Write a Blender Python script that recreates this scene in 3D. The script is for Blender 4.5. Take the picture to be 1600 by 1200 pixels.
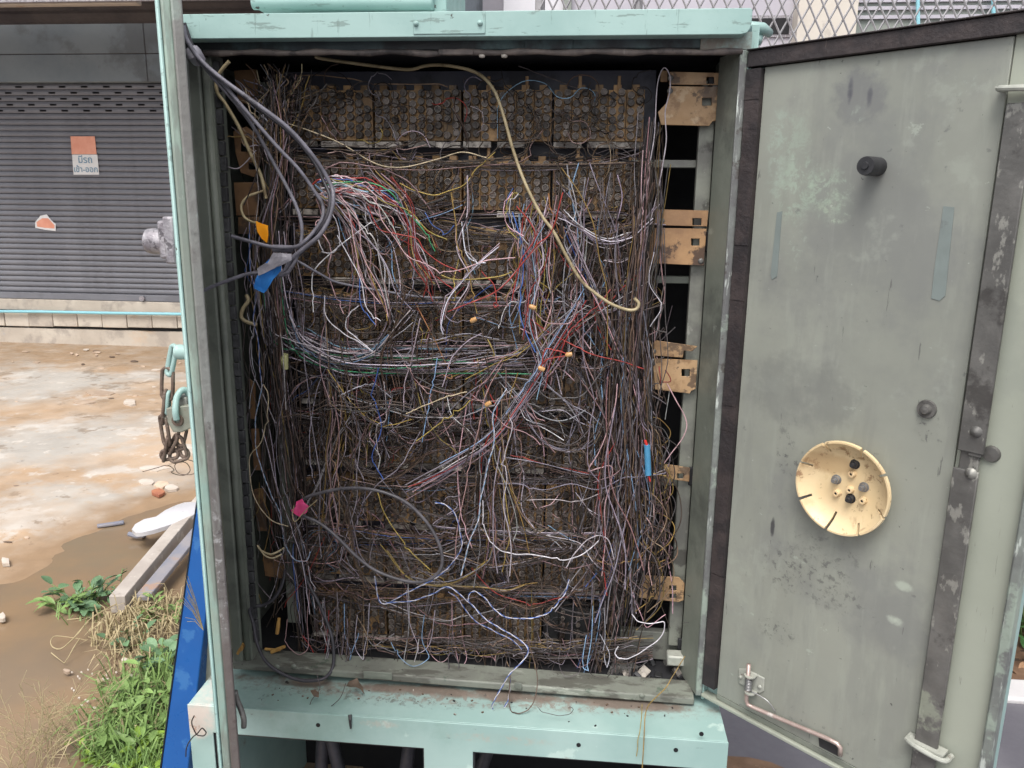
import bpy, bmesh, math, random
import numpy as np
from mathutils import Vector, Matrix
rnd = random.Random(7)
npr = np.random.RandomState(11)
scene = bpy.context.scene
for o in list(bpy.data.objects):
    bpy.data.objects.remove(o)

# ------------------------------------------------------------------ camera
FPX = 1245.0; CAMY = -1.5; CAMZ = 1.65
_up = -np.array([-57, 5380, FPX]); _up /= np.linalg.norm(_up)
_x = np.array([13670, 433, -FPX]); _x /= np.linalg.norm(_x)
_y = np.cross(_up, _x); _y /= np.linalg.norm(_y)
_x = np.cross(_y, _up)
cam_d = bpy.data.cameras.new('camera'); cam = bpy.data.objects.new('camera', cam_d)
scene.collection.objects.link(cam); scene.camera = cam
R = Matrix(((_x[0], -_x[1], -_x[2]), (_y[0], -_y[1], -_y[2]), (_up[0], -_up[1], -_up[2])))
cam.matrix_world = Matrix.Translation((0, CAMY, CAMZ)) @ R.to_4x4()
cam_d.sensor_width = 36; cam_d.lens = FPX / 1600 * 36
cam_d.clip_start = 0.05; cam_d.clip_end = 500

# ------------------------------------------------------------------ world / sun / exposure
SUN_EL, SUN_AZ = math.radians(60), math.radians(190)     # direction of the light source
world = bpy.data.worlds.new('World'); scene.world = world; world.use_nodes = True
wn = world.node_tree.nodes; wl = world.node_tree.links
for n in list(wn): wn.remove(n)
sky = wn.new('ShaderNodeTexSky'); sky.sky_type = 'NISHITA'; sky.sun_disc = False
sky.sun_elevation = SUN_EL; sky.sun_rotation = SUN_AZ
sky.dust_density = 4.0; sky.air_density = 1.0; sky.ozone_density = 1.0
hsv = wn.new('ShaderNodeHueSaturation'); hsv.inputs['Saturation'].default_value = 0.30
bg = wn.new('ShaderNodeBackground'); bg.inputs['Strength'].default_value = 0.15
wo = wn.new('ShaderNodeOutputWorld')
wl.new(sky.outputs[0], hsv.inputs['Color']); wl.new(hsv.outputs[0], bg.inputs[0]); wl.new(bg.outputs[0], wo.inputs[0])
sd = bpy.data.lights.new('sun', 'SUN'); sd.energy = 1.3; sd.angle = math.radians(30); sd.color = (1.0, 0.97, 0.92)
sun = bpy.data.objects.new('sun', sd); scene.collection.objects.link(sun)
sdir = Vector((math.sin(SUN_AZ) * math.cos(SUN_EL), math.cos(SUN_AZ) * math.cos(SUN_EL), math.sin(SUN_EL)))
sun.rotation_euler = sdir.to_track_quat('Z', 'Y').to_euler()
scene.view_settings.view_transform = 'Standard'; scene.view_settings.look = 'None'
scene.view_settings.gamma = 1.0; scene.view_settings.exposure = 0.70
scene.view_settings.use_curve_mapping = False
scene.render.engine = 'CYCLES'

# ------------------------------------------------------------------ helpers
COL = scene.collection
def ray(px, py):
    v = np.array([px - 800, py - 600, FPX]); return np.array([v @ _x, v @ _y, v @ _up])
def W(px, py, Y=0.0):                       # point of the place on the upright plane at depth Y
    r = ray(px, py); p = r * ((Y - CAMY) / r[1]); return Vector((p[0], p[1] + CAMY, p[2] + CAMZ))
def G(px, py, z=0.0):                       # point of the place on the level plane at height z
    r = ray(px, py); p = r * ((z - CAMZ) / r[2]); return Vector((p[0], p[1] + CAMY, z))

class MB:
    def __init__(s): s.v = []; s.f = []; s.m = []; s.cur = 0
    def add(s, vs, fs):
        b = len(s.v); s.v += [tuple(v) for v in vs]
        for f in fs: s.f.append(tuple(i + b for i in f)); s.m.append(s.cur)
        return s
    def box(s, x0, x1, y0, y1, z0, z1, M=None):
        vs = [Vector((x, y, z)) for z in (z0, z1) for y in (y0, y1) for x in (x0, x1)]
        if M is not None: vs = [M @ v for v in vs]
        return s.add(vs, [(0, 2, 3, 1), (4, 5, 7, 6), (0, 1, 5, 4), (2, 6, 7, 3), (0, 4, 6, 2), (1, 3, 7, 5)])
    def hexa(s, bot, top):                  # two matching quads
        vs = list(bot) + list(top)
        return s.add(vs, [(3, 2, 1, 0), (4, 5, 6, 7), (0, 1, 5, 4), (1, 2, 6, 5), (2, 3, 7, 6), (3, 0, 4, 7)])
    def tube(s, pts, r, n=8, closed=False, caps=True):
        pts = [Vector(p) for p in pts]; N = len(pts); rs = r if isinstance(r, (list, tuple)) else [r] * N
        rings = []; ref = None
        for i, p in enumerate(pts):
            a = pts[(i - 1) % N] if (closed or i > 0) else p
            b = pts[(i + 1) % N] if (closed or i < N - 1) else p
            t = (b - a).normalized() if (b - a).length > 1e-9 else Vector((0, 0, 1))
            if ref is None:
                ref = t.cross(Vector((0, 1, 0)));
                if ref.length < .1: ref = t.cross(Vector((1, 0, 0)))
            u = (ref - t * ref.dot(t)).normalized(); ref = u; w = t.cross(u)
            rings.append([p + (u * math.cos(2 * math.pi * k / n) + w * math.sin(2 * math.pi * k / n)) * rs[i] for k in range(n)])
        vs = [v for rg in rings for v in rg]; fs = []
        for i in range(N if closed else N - 1):
            j = (i + 1) % N
            for k in range(n):
                k2 = (k + 1) % n; fs.append((i * n + k, i * n + k2, j * n + k2, j * n + k))
        if caps and not closed:
            fs.append(tuple(range(n - 1, -1, -1))); fs.append(tuple((N - 1) * n + k for k in range(n)))
        return s.add(vs, fs)
    def cyl(s, p0, p1, r, n=16, r2=None):
        return s.tube([p0, p1], [r, r if r2 is None else r2], n)
    def lathe(s, prof, n=24, M=None, a0=0, a1=2 * math.pi, skip=None):   # prof: (r, h) around local z
        vs = []; fs = []; P = len(prof)
        for k in range(n):
            a = a0 + (a1 - a0) * k / n
            for r, h in prof: vs.append(Vector((r * math.cos(a), r * math.sin(a), h)))
        for k in range(n):
            if skip and k in skip: continue
            k2 = (k + 1) % n
            for j in range(P - 1): fs.append((k * P + j, k2 * P + j, k2 * P + j + 1, k * P + j + 1))
        if M is not None: vs = [M @ v for v in vs]
        return s.add(vs, fs)
    def plate(s, outer, holes, th, nrm=(0, 1, 0)):      # flat plate with real holes, th deep along nrm
        bm = bmesh.new(); ed = []
        for lp in [outer] + list(holes):
            vv = [bm.verts.new(p) for p in lp]
            for i in range(len(vv)): ed.append(bm.edges.new((vv[i], vv[(i + 1) % len(vv)])))
        bmesh.ops.triangle_fill(bm, use_beauty=True, edges=ed)
        ext = bmesh.ops.extrude_face_region(bm, geom=list(bm.faces))
        for g in ext['geom']:
            if isinstance(g, bmesh.types.BMVert): g.co += Vector(nrm) * th
        bmesh.ops.recalc_face_normals(bm, faces=bm.faces)
        bm.verts.index_update()
        s.add([v.co.copy() for v in bm.verts], [tuple(v.index for v in f.verts) for f in bm.faces]); bm.free(); return s
    def build(s, name, mats, parent=None, bev=0, smooth=False, seg=2, ang=35, local=False, fix=True):
        me = bpy.data.meshes.new(name)
        off = Vector((0, 0, 0))
        if parent is not None and not local:
            Mi = world_of(parent).inverted(); vs = [Mi @ Vector(v) for v in s.v]
        else: vs = s.v
        me.from_pydata([tuple(v) for v in vs], [], s.f)
        if not isinstance(mats, (list, tuple)): mats = [mats]
        for m in mats: me.materials.append(m)
        if len(mats) > 1: me.polygons.foreach_set('material_index', s.m)
        if fix:
            bm = bmesh.new(); bm.from_mesh(me); bmesh.ops.recalc_face_normals(bm, faces=bm.faces); bm.to_mesh(me); bm.free()
        me.update()
        o = bpy.data.objects.new(name, me); COL.objects.link(o)
        if parent is not None: o.parent = parent
        if bev:
            b = o.modifiers.new('bevel', 'BEVEL'); b.width = bev; b.segments = seg; b.limit_method = 'ANGLE'; b.angle_limit = math.radians(ang)
        if smooth or bev:
            me.shade_smooth()
            if not smooth or smooth == 'auto': me.set_sharp_from_angle(angle=math.radians(40))
        return o
def world_of(o):
    M = o.matrix_basis.copy()
    p = o.parent
    while p is not None: M = p.matrix_basis @ M; p = p.parent
    return M
def thing(name, label, cat, loc, rz=0, group=None):
    o = bpy.data.objects.new(name, None); COL.objects.link(o); o.location = loc; o.rotation_euler = (0, 0, rz)
    o.empty_display_size = .05
    o['label'] = label; o['category'] = cat
    if group: o['group'] = group
    return o
def tag(o, label=None, cat=None, group=None, kind=None):
    if label: o['label'] = label
    if cat: o['category'] = cat
    if group: o['group'] = group
    if kind: o['kind'] = kind
    return o
def recenter(o):                             # put a top-level mesh's origin at its base
    me = o.data; n = len(me.vertices); a = np.empty(n * 3); me.vertices.foreach_get('co', a); a = a.reshape(-1, 3)
    c = np.array([a[:, 0].mean(), a[:, 1].mean(), a[:, 2].min()]); a -= c
    me.vertices.foreach_set('co', a.ravel()); me.update(); o.location = c; return o
def cat_rom(P, step=6):
    P = np.asarray(P, float); n = len(P)
    if n < 3:
        t = np.linspace(0, 1, step * 2)[:, None]; return P[0] * (1 - t) + P[-1] * t
    Q = np.vstack([2 * P[0] - P[1], P, 2 * P[-1] - P[-2]])
    t = np.linspace(0, 1, step, endpoint=False)[:, None]; out = []
    for i in range(n - 1):
        a, b, c, d = Q[i], Q[i + 1], Q[i + 2], Q[i + 3]
        out.append(.5 * ((2 * b) + (-a + c) * t + (2 * a - 5 * b + 4 * c - d) * t ** 2 + (-a + 3 * b - 3 * c + d) * t ** 3))
    out.append(P[-1:]); return np.vstack(out)

# ------------------------------------------------------------------ materials
def mat(name, c1, c2=None, scale=6, rough=.6, metal=0, bump=.15, bscale=40, layers=(), spots=(), rand=0, stretch=None, spec=.4, rvar=.1, detail=6, attr=None):
    m = bpy.data.materials.new(name); m.use_nodes = True; nt = m.node_tree; N = nt.nodes; L = nt.links
    p = N['Principled BSDF']; tc = N.new('ShaderNodeTexCoord'); vec = tc.outputs['Object']
    if stretch:
        mp = N.new('ShaderNodeMapping'); mp.inputs['Scale'].default_value = stretch; L.new(vec, mp.inputs[0]); svec = mp.outputs[0]
    else: svec = vec
    if rand:
        oi = N.new('ShaderNodeObjectInfo'); ad = N.new('ShaderNodeVectorMath'); ad.operation = 'ADD'
        sc = N.new('ShaderNodeMath'); sc.operation = 'MULTIPLY'; sc.inputs[1].default_value = 37.0
        L.new(oi.outputs['Random'], sc.inputs[0]); L.new(svec, ad.inputs[0]); L.new(sc.outputs[0], ad.inputs[1]); svec = ad.outputs[0]
    def noise(s_, d=detail, r=.6, v=None, dist=0):
        n = N.new('ShaderNodeTexNoise'); n.inputs['Scale'].default_value = s_; n.inputs['Detail'].default_value = d
        n.inputs['Roughness'].default_value = r; n.inputs['Distortion'].default_value = dist
        L.new(v if v is not None else svec, n.inputs['Vector']); return n
    def ramp(src, a, b, lo=0, hi=1):
        r_ = N.new('ShaderNodeMapRange'); r_.inputs[1].default_value = a; r_.inputs[2].default_value = b
        r_.inputs[3].default_value = lo; r_.inputs[4].default_value = hi; r_.interpolation_type = 'SMOOTHSTEP'
        L.new(src, r_.inputs[0]); return r_.outputs[0]
    def mix(fac, a, b):
        x = N.new('ShaderNodeMix'); x.data_type = 'RGBA'
        if isinstance(fac, (int, float)): x.inputs[0].default_value = fac
        else: L.new(fac, x.inputs[0])
        for k, v in ((6, a), (7, b)):
            if isinstance(v, (tuple, list)): x.inputs[k].default_value = (*v[:3], 1)
            else: L.new(v, x.inputs[k])
        return x.outputs[2]
    if attr:
        at = N.new('ShaderNodeAttribute'); at.attribute_name = attr
        d = N.new('ShaderNodeMix'); d.data_type = 'RGBA'; d.blend_type = 'MULTIPLY'; d.inputs[0].default_value = 1
        nn = noise(scale); rr = N.new('ShaderNodeMapRange'); rr.inputs[1].default_value = .3; rr.inputs[2].default_value = .7; rr.inputs[3].default_value = .45; rr.inputs[4].default_value = 1.15
        L.new(nn.outputs[0], rr.inputs[0]); L.new(at.outputs['Color'], d.inputs[6]); L.new(rr.outputs[0], d.inputs[7]); col = d.outputs[2]
    elif c2 is not None: col = mix(ramp(noise(scale).outputs[0], .35, .65), c1, c2)
    else: col = mix(0.0, c1, c1)
    if rand:
        hv = N.new('ShaderNodeHueSaturation'); vv = N.new('ShaderNodeMapRange'); vv.inputs[3].default_value = 1 - rand; vv.inputs[4].default_value = 1 + rand
        L.new(oi.outputs['Random'], vv.inputs[0]); L.new(vv.outputs[0], hv.inputs['Value']); L.new(col, hv.inputs['Color']); col = hv.outputs[0]
    for ly in layers:                       # (colour, scale, threshold, softness, strength[, stretch])
        c, s_, th, so, st = ly[:5]; v = svec
        if len(ly) > 5:
            mp = N.new('ShaderNodeMapping'); mp.inputs['Scale'].default_value = ly[5]; mp.inputs['Location'].default_value = (s_ * .37, s_ * .11, 3.1); L.new(vec, mp.inputs[0]); v = mp.outputs[0]
        else:
            mp = N.new('ShaderNodeMapping'); mp.inputs['Location'].default_value = (s_ * .37, s_ * .11, th * 9); L.new(svec, mp.inputs[0]); v = mp.outputs[0]
        fac = ramp(noise(s_, 8, .65, v).outputs[0], th, th + so, 0, st); col = mix(fac, col, c)
    if spots:
        sep = N.new('ShaderNodeSeparateXYZ'); L.new(vec, sep.inputs[0])
        for sp_ in spots:
            cx, cz, rx, rz, c, st, ns = sp_[:7]   # soft irregular stain around (x, z)
            def lin(o_, c0, r0):
                a = N.new('ShaderNodeMath'); a.operation = 'SUBTRACT'; L.new(o_, a.inputs[0]); a.inputs[1].default_value = c0
                b = N.new('ShaderNodeMath'); b.operation = 'DIVIDE'; L.new(a.outputs[0], b.inputs[0]); b.inputs[1].default_value = r0
                q = N.new('ShaderNodeMath'); q.operation = 'MULTIPLY'; L.new(b.outputs[0], q.inputs[0]); L.new(b.outputs[0], q.inputs[1]); return q.outputs[0]
            s2 = N.new('ShaderNodeMath'); L.new(lin(sep.outputs[0], cx, rx), s2.inputs[0]); L.new(lin(sep.outputs[1 if len(sp_) > 7 else 2], cz, rz), s2.inputs[1])
            nz = noise(ns, 6, .7, vec); k = N.new('ShaderNodeMath'); k.operation = 'MULTIPLY_ADD'; L.new(nz.outputs[0], k.inputs[0]); k.inputs[1].default_value = 3.4; k.inputs[2].default_value = -1.7
            s3 = N.new('ShaderNodeMath'); L.new(s2.outputs[0], s3.inputs[0]); L.new(k.outputs[0], s3.inputs[1])
            fac = ramp(s3.outputs[0], 1.15, .1, 0, st)
            if ns >= 22:                     # broken up: scuffs and specks rather than a cloud
                fn = noise(ns * (1.0 if ns < 40 else 1.3), 8, .75, vec, .4); mm = N.new('ShaderNodeMath'); mm.operation = 'MULTIPLY'; L.new(fac, mm.inputs[0]); L.new(ramp(fn.outputs[0], .47 if ns < 40 else .53, .56 if ns < 40 else .60, .10, 1), mm.inputs[1]); fac = mm.outputs[0]
            col = mix(fac, col, c)
    L.new(col, p.inputs['Base Color'])
    p.inputs['Metallic'].default_value = metal; p.inputs['Specular IOR Level'].default_value = spec
    rn = noise(bscale * .5); L.new(ramp(rn.outputs[0], .3, .7, max(0, rough - rvar), min(1, rough + rvar)), p.inputs['Roughness'])
    if bump:
        bn = noise(bscale); bp = N.new('ShaderNodeBump'); bp.inputs['Strength'].default_value = bump; bp.inputs['Distance'].default_value = .004
        L.new(bn.outputs[0], bp.inputs['Height']); L.new(bp.outputs[0], p.inputs['Normal'])
    return m

DIRT = (.055, .042, .035); RUST = (.20, .085, .04)
M_TURQ = mat('turquoise_paint', (.28, .42, .395), (.345, .49, .46), 5, .45, bump=.12, bscale=30,
             layers=[((.22, .36, .33), 3.5, .56, .10, .55), ((.66, .80, .76), 9, .66, .04, .6), (DIRT, 38, .67, .02, .9), (RUST, 9, .66, .05, .6), ((.15, .20, .18), 24, .60, .03, .6, (.6, 3, 3)), ((.16, .22, .20), 14, .62, .03, .5, (6, 6, .6))])
M_TURQ2 = mat('turquoise_pedestal_paint', (.285, .42, .395), (.355, .49, .46), 4, .42, bump=.12, bscale=26,
              layers=[((.23, .35, .31), 2.6, .54, .12, .6), ((.55, .68, .62), 11, .62, .05, .5), (DIRT, 30, .71, .02, .9), ((.20, .15, .12), 7, .62, .08, .7), ((.12, .14, .13), 9, .66, .03, .5, (1, 1, 5))],
              spots=[(-.535, .60, .035, .05, (.62, .52, .46), .85, 14), (-.545, .585, .014, .022, (.30, .12, .06), .8, 60), (-.40, .62, .04, .01, (.30, .30, .28), .5, 30), (.10, .600, .12, .012, (.42, .36, .30), .5, 30), (-.15, .615, .05, .01, (.45, .40, .34), .5, 30), (.05, -.215, .75, .022, (.16, .11, .085), .9, 12, 'y'), (.0, -.235, .60, .030, (.24, .19, .16), .8, 35, 'y'), (-.15, -.25, .3, .03, (.10, .08, .07), .7, 50, 'y')])
M_DARKTQ = mat('dark_turquoise_paint', (.10, .17, .17), (.05, .06, .07), 5, .6, bump=.15, layers=[((.025, .022, .025), 4, .50, .12, .9), ((.25, .42, .38), 7, .64, .06, .5)])  # dark turquoise with near-black patches, for the fascia band and lock plate
M_GREEN = mat('grey_green_paint', (.165, .18, .15), (.21, .225, .19), 5, .5, bump=.15, bscale=50,
              layers=[((.09, .095, .085), 4, .50, .12, .7), ((.34, .37, .32), 20, .66, .05, .4), (DIRT, 30, .69, .04, .6), ((.15, .16, .14), 9, .6, .06, .5, (9, 9, .5))])
M_JAMB = mat('worn_jamb_paint', (.20, .22, .20), (.12, .12, .12), 9, .45, bump=.4, bscale=60,
             layers=[((.50, .54, .50), 16, .58, .06, .8, (5, 5, .7)), (DIRT, 22, .60, .05, .7), ((.30, .36, .30), 7, .56, .05, .7)])
AD = math.radians(42.5)
def door_sz(px, py):                        # where a feature of the photo lies on the door's inner face (s along it, z up)
    r = ray(px, py); d = (math.cos(AD), -math.sin(AD)); n = (d[1], -d[0])
    t = (.266 * n[0] - CAMY * n[1]) / (r[0] * n[0] + r[1] * n[1]); q = r * t
    return (q[0] - .266) * d[0] + (q[1] + CAMY) * d[1], q[2] + CAMZ
def stain(px, py, rx, ry, col, st, ns):
    a, z = door_sz(px, py); return (a, z, rx, ry, col, st, ns)
M_DOORIN = mat('door_inner_paint', (.238, .248, .216), (.285, .296, .256), 2.4, .42, bump=.10, bscale=36,
               layers=[((.185, .19, .185), 3.2, .50, .16, .6), ((.33, .355, .305), 5, .60, .05, .35), ((.13, .13, .13), 34, .64, .05, .6), ((.06, .06, .06), 62, .70, .03, .8), ((.42, .45, .39), 60, .69, .03, .7), ((.19, .195, .183), 4, .52, .12, .30, (5, 5, .9)), ((.33, .35, .30), 5, .54, .10, .24, (6, 6, .9)), ((.05, .05, .05), 40, .68, .02, .8), ((.38, .42, .36), 16, .66, .03, .5, (1, 1, 1.6)), ((.10, .10, .095), 18, .68, .015, .7, (5, 5, .6)), ((.22, .12, .07), 26, .72, .03, .6)],
               spots=[stain(1235, 215, .05, .05, (.33, .40, .33), .45, 22), stain(1245, 290, .045, .07, (.34, .42, .34), .6, 30), stain(1290, 300, .05, .05, (.34, .42, .33), .6, 34), stain(1305, 325, .035, .03, (.36, .43, .33), .7, 40), stain(1245, 385, .03, .045, (.33, .38, .32), .5, 40), stain(1215, 240, .02, .10, (.34, .41, .35), .5, 25),
                      stain(1330, 140, .006, .022, (.05, .05, .065), .85, 14), stain(1360, 150, .006, .022, (.05, .05, .065), .75, 14), stain(1345, 150, .05, .05, (.12, .12, .135), .5, 20),
                      stain(1340, 178, .02, .014, (.33, .38, .32), .5, 40), stain(1500, 130, .03, .02, (.33, .38, .32), .4, 40), stain(1235, 720, .03, .035, (.06, .06, .065), .7, 50), stain(1208, 825, .005, .022, (.05, .05, .055), .9, 14),
                      stain(1225, 890, .05, .05, (.07, .07, .07), .65, 60), stain(1280, 900, .07, .06, (.08, .08, .08), .65, 66), stain(1215, 985, .045, .025, (.07, .07, .07), .65, 60), stain(1320, 940, .05, .03, (.08, .08, .08), .6, 55), stain(1280, 860, .08, .04, (.10, .10, .10), .5, 40), stain(1230, 690, .02, .06, (.10, .10, .10), .5, 50),
                      stain(1448, 665, .02, .035, (.08, .08, .08), .75, 55), stain(1410, 915, .018, .010, (.40, .44, .37), .8, 20), stain(1400, 970, .016, .010, (.42, .46, .39), .85, 20), stain(1250, 610, .12, .07, (.16, .165, .155), .5, 16), stain(1360, 760, .03, .05, (.14, .13, .11), .4, 30)])
M_PALEG = mat('pale_door_paint', (.30, .32, .265), (.34, .36, .30), 3, .4, bump=.08, bscale=30, layers=[((.27, .29, .25), 4, .55, .1, .5), (DIRT, 50, .73, .02, .6), ((.12, .12, .11), 40, .66, .05, .6, (6, 6, .4))])
M_GASKET = mat('dark_rubber_gasket', (.030, .024, .025), (.052, .040, .039), 20, .6, bump=.5, bscale=90, layers=[((.15, .11, .10), 24, .66, .05, .6, (5, 5, .6)), ((.02, .018, .02), 9, .5, .1, .7)])
M_SPONGE = mat('sponge_segments', (.055, .055, .058), (.03, .03, .032), 30, .75, bump=.5, bscale=120, layers=[((.14, .15, .15), 60, .66, .04, .5)], rand=.35)
M_BAR = mat('worn_steel_bar', (.165, .16, .15), (.10, .097, .092), 11, .45, .25, bump=.25, bscale=60, layers=[((.34, .335, .30), 22, .56, .05, .6, (1.6, 1, .8)), ((.04, .036, .034), 9, .54, .08, .7), ((.33, .36, .28), 4, .62, .04, .6)])
M_STEEL = mat('bright_zinc_steel', (.42, .42, .42), (.30, .30, .30), 30, .35, .75, bump=.1, layers=[(RUST, 25, .66, .05, .5), ((.10, .10, .10), 16, .6, .06, .6)])
M_ZINCP = mat('painted_latch', (.42, .43, .38), (.33, .34, .30), 30, .45, .1, bump=.1, layers=[((.14, .10, .08), 40, .64, .04, .7)])
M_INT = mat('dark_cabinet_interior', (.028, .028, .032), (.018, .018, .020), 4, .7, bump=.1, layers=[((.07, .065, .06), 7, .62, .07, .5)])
M_PANELN = mat('navy_mounting_panel', (.066, .072, .100), (.085, .086, .110), 6, .5, bump=.1, layers=[((.10, .10, .11), 30, .68, .04, .4), ((.02, .02, .025), 5, .5, .12, .7)])
M_RACK = mat('rack_post_steel', (.25, .26, .22), (.16, .16, .145), 14, .5, .2, bump=.25, layers=[((.06, .055, .05), 11, .55, .07, .7), ((.40, .41, .36), 22, .62, .05, .5)])
M_ROD = mat('grimy_seal_rod', (.16, .13, .115), (.09, .075, .07), 30, .6, bump=.5, bscale=70, layers=[((.32, .29, .26), 26, .62, .05, .6), ((.035, .03, .03), 10, .55, .08, .8)])
M_TAN = mat('tan_fibre_bracket', (.36, .225, .115), (.44, .29, .16), 14, .5, bump=.2, bscale=60, layers=[((.58, .44, .29), 30, .58, .06, .6), ((.20, .115, .06), 12, .50, .08, .65), ((.06, .042, .034), 16, .57, .05, .75), ((.05, .035, .03), 60, .64, .03, .7)], rand=.10)
M_TANSOOT = mat('sooty_tan_bracket', (.40, .24, .12), (.26, .15, .08), 14, .5, bump=.2, bscale=60, layers=[((.045, .03, .028), 12, .50, .05, .85), ((.58, .42, .25), 26, .64, .05, .6)])
M_DKTAN = mat('dark_brown_bracket', (.19, .105, .05), (.13, .07, .035), 12, .6, bump=.2, layers=[((.04, .03, .025), 12, .52, .08, .8)])  # darker brown than the right-hand brackets, blotched near black
M_STRIP = mat('terminal_strip_body', (.40, .245, .115), (.24, .15, .078), 26, .55, bump=.3, bscale=120, layers=[((.045, .034, .030), 14, .52, .12, .7), ((.48, .31, .15), 30, .62, .05, .5)], rand=.45)
M_STRIPL = mat('clean_terminal_strip', (.34, .21, .09), (.22, .14, .07), 26, .5, bump=.3, layers=[((.05, .035, .03), 16, .52, .08, .8)], rand=.3)
M_CAP = mat('sooty_screw_cap', (.085, .070, .062), (.15, .122, .105), 60, .36, bump=.25, bscale=200, layers=[((.19, .165, .15), 90, .64, .05, .6), ((.02, .018, .018), 50, .55, .1, .7)], rand=.55)
M_LABEL = mat('dusty_label_strip', (.46, .42, .37), (.24, .215, .19), 40, .5, bump=.2, layers=[((.06, .05, .045), 25, .50, .08, .85)], rand=.5)
M_BLKBLOCK = mat('black_block_plastic', (.018, .018, .020), (.03, .03, .03), 30, .4, bump=.15)
M_CREAM = mat('cream_resin', (.68, .52, .30), (.74, .59, .37), 6, .36, bump=.08, bscale=30, layers=[((.50, .34, .18), 9, .55, .08, .5), ((.20, .12, .07), 60, .61, .05, .6)], spots=[stain(1282, 712, .035, .022, (.22, .11, .05), .9, 45), stain(1330, 702, .05, .010, (.26, .14, .06), .9, 45), stain(1375, 735, .022, .030, (.28, .16, .08), .85, 45), stain(1385, 775, .012, .03, (.28, .17, .09), .8, 45), stain(1262, 730, .02, .02, (.25, .13, .07), .8, 45), stain(1355, 815, .03, .012, (.34, .23, .14), .7, 30), stain(1300, 722, .05, .02, (.40, .26, .13), .6, 10)])
M_CREAMD = mat('stained_cream_resin', (.66, .47, .26), (.72, .55, .33), 10, .4, bump=.2, layers=[((.16, .085, .04), 30, .56, .05, .8)])
M_BLACK = mat('black_rubber', (.022, .022, .024), (.035, .035, .038), 30, .45, bump=.2)
M_WIRE = mat('wire_insulation', (.3, .3, .3), scale=60, rough=.42, bump=0, attr='Col', spec=.45, rvar=.08)
M_CABLE = mat('grey_lavender_cable', (.20, .192, .228), (.13, .124, .146), 40, .42, bump=.15, bscale=150, layers=[((.05, .045, .05), 30, .58, .06, .6)])
M_CABLEG = mat('dark_grey_cable', (.115, .108, .120), (.07, .066, .074), 30, .42, bump=.1)
M_CABLEB = mat('black_cable', (.035, .034, .040), (.06, .055, .065), 30, .45, bump=.1)
M_CREAMC = mat('cream_cable_sheath', (.40, .33, .20), (.28, .225, .13), 30, .45, bump=.15, layers=[((.13, .09, .05), 24, .58, .06, .7)])
M_BLUETAG = mat('blue_tape', (.03, .20, .62), (.05, .26, .70), 20, .5, bump=.2, layers=[((.02, .06, .2), 30, .66, .04, .7)])
M_LBLUE = mat('light_blue_sleeve', (.06, .23, .40), (.08, .27, .45), 20, .4, bump=.1)
M_ORANGE = mat('orange_tag', (.95, .32, .01), (.90, .38, .02), 20, .45, bump=.1)
M_PINK = mat('pink_tape', (.78, .06, .22), (.70, .10, .26), 40, .5, bump=.3, bscale=90)
M_SILV = mat('silver_tape', (.36, .34, .38), (.24, .23, .26), 25, .35, bump=.4, bscale=60, layers=[((.08, .07, .08), 30, .6, .05, .6)])
M_BEAN = mat('jelly_connector', (.50, .24, .08), (.50, .33, .16), 40, .3, bump=.1)
M_REDP = mat('red_plastic', (.6, .04, .03), (.5, .03, .03), 20, .4, bump=0)
M_STICK = mat('split_bamboo', (.55, .33, .10), (.38, .20, .06), 60, .6, bump=.4, stretch=(1, 1, .2), layers=[((.15, .08, .03), 60, .6, .05, .7)])
M_LEAFD = mat('dead_leaf', (.16, .11, .08), (.10, .07, .05), 30, .7, bump=.4)
M_CHAIN = mat('rusty_chain', (.13, .09, .07), (.20, .15, .12), 40, .6, .3, bump=.5, bscale=150, layers=[((.30, .30, .25), 30, .62, .05, .5)])
M_LOCK = mat('weathered_padlock', (.30, .31, .25), (.22, .22, .18), 30, .5, .2, bump=.3, layers=[(RUST, 40, .63, .05, .6)])
M_HANDLE = mat('cast_zinc_handle', (.42, .40, .42), (.24, .22, .24), 60, .45, .35, bump=.5, bscale=160, layers=[((.10, .09, .10), 60, .56, .05, .8), ((.72, .70, .72), 70, .64, .04, .7)])

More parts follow.
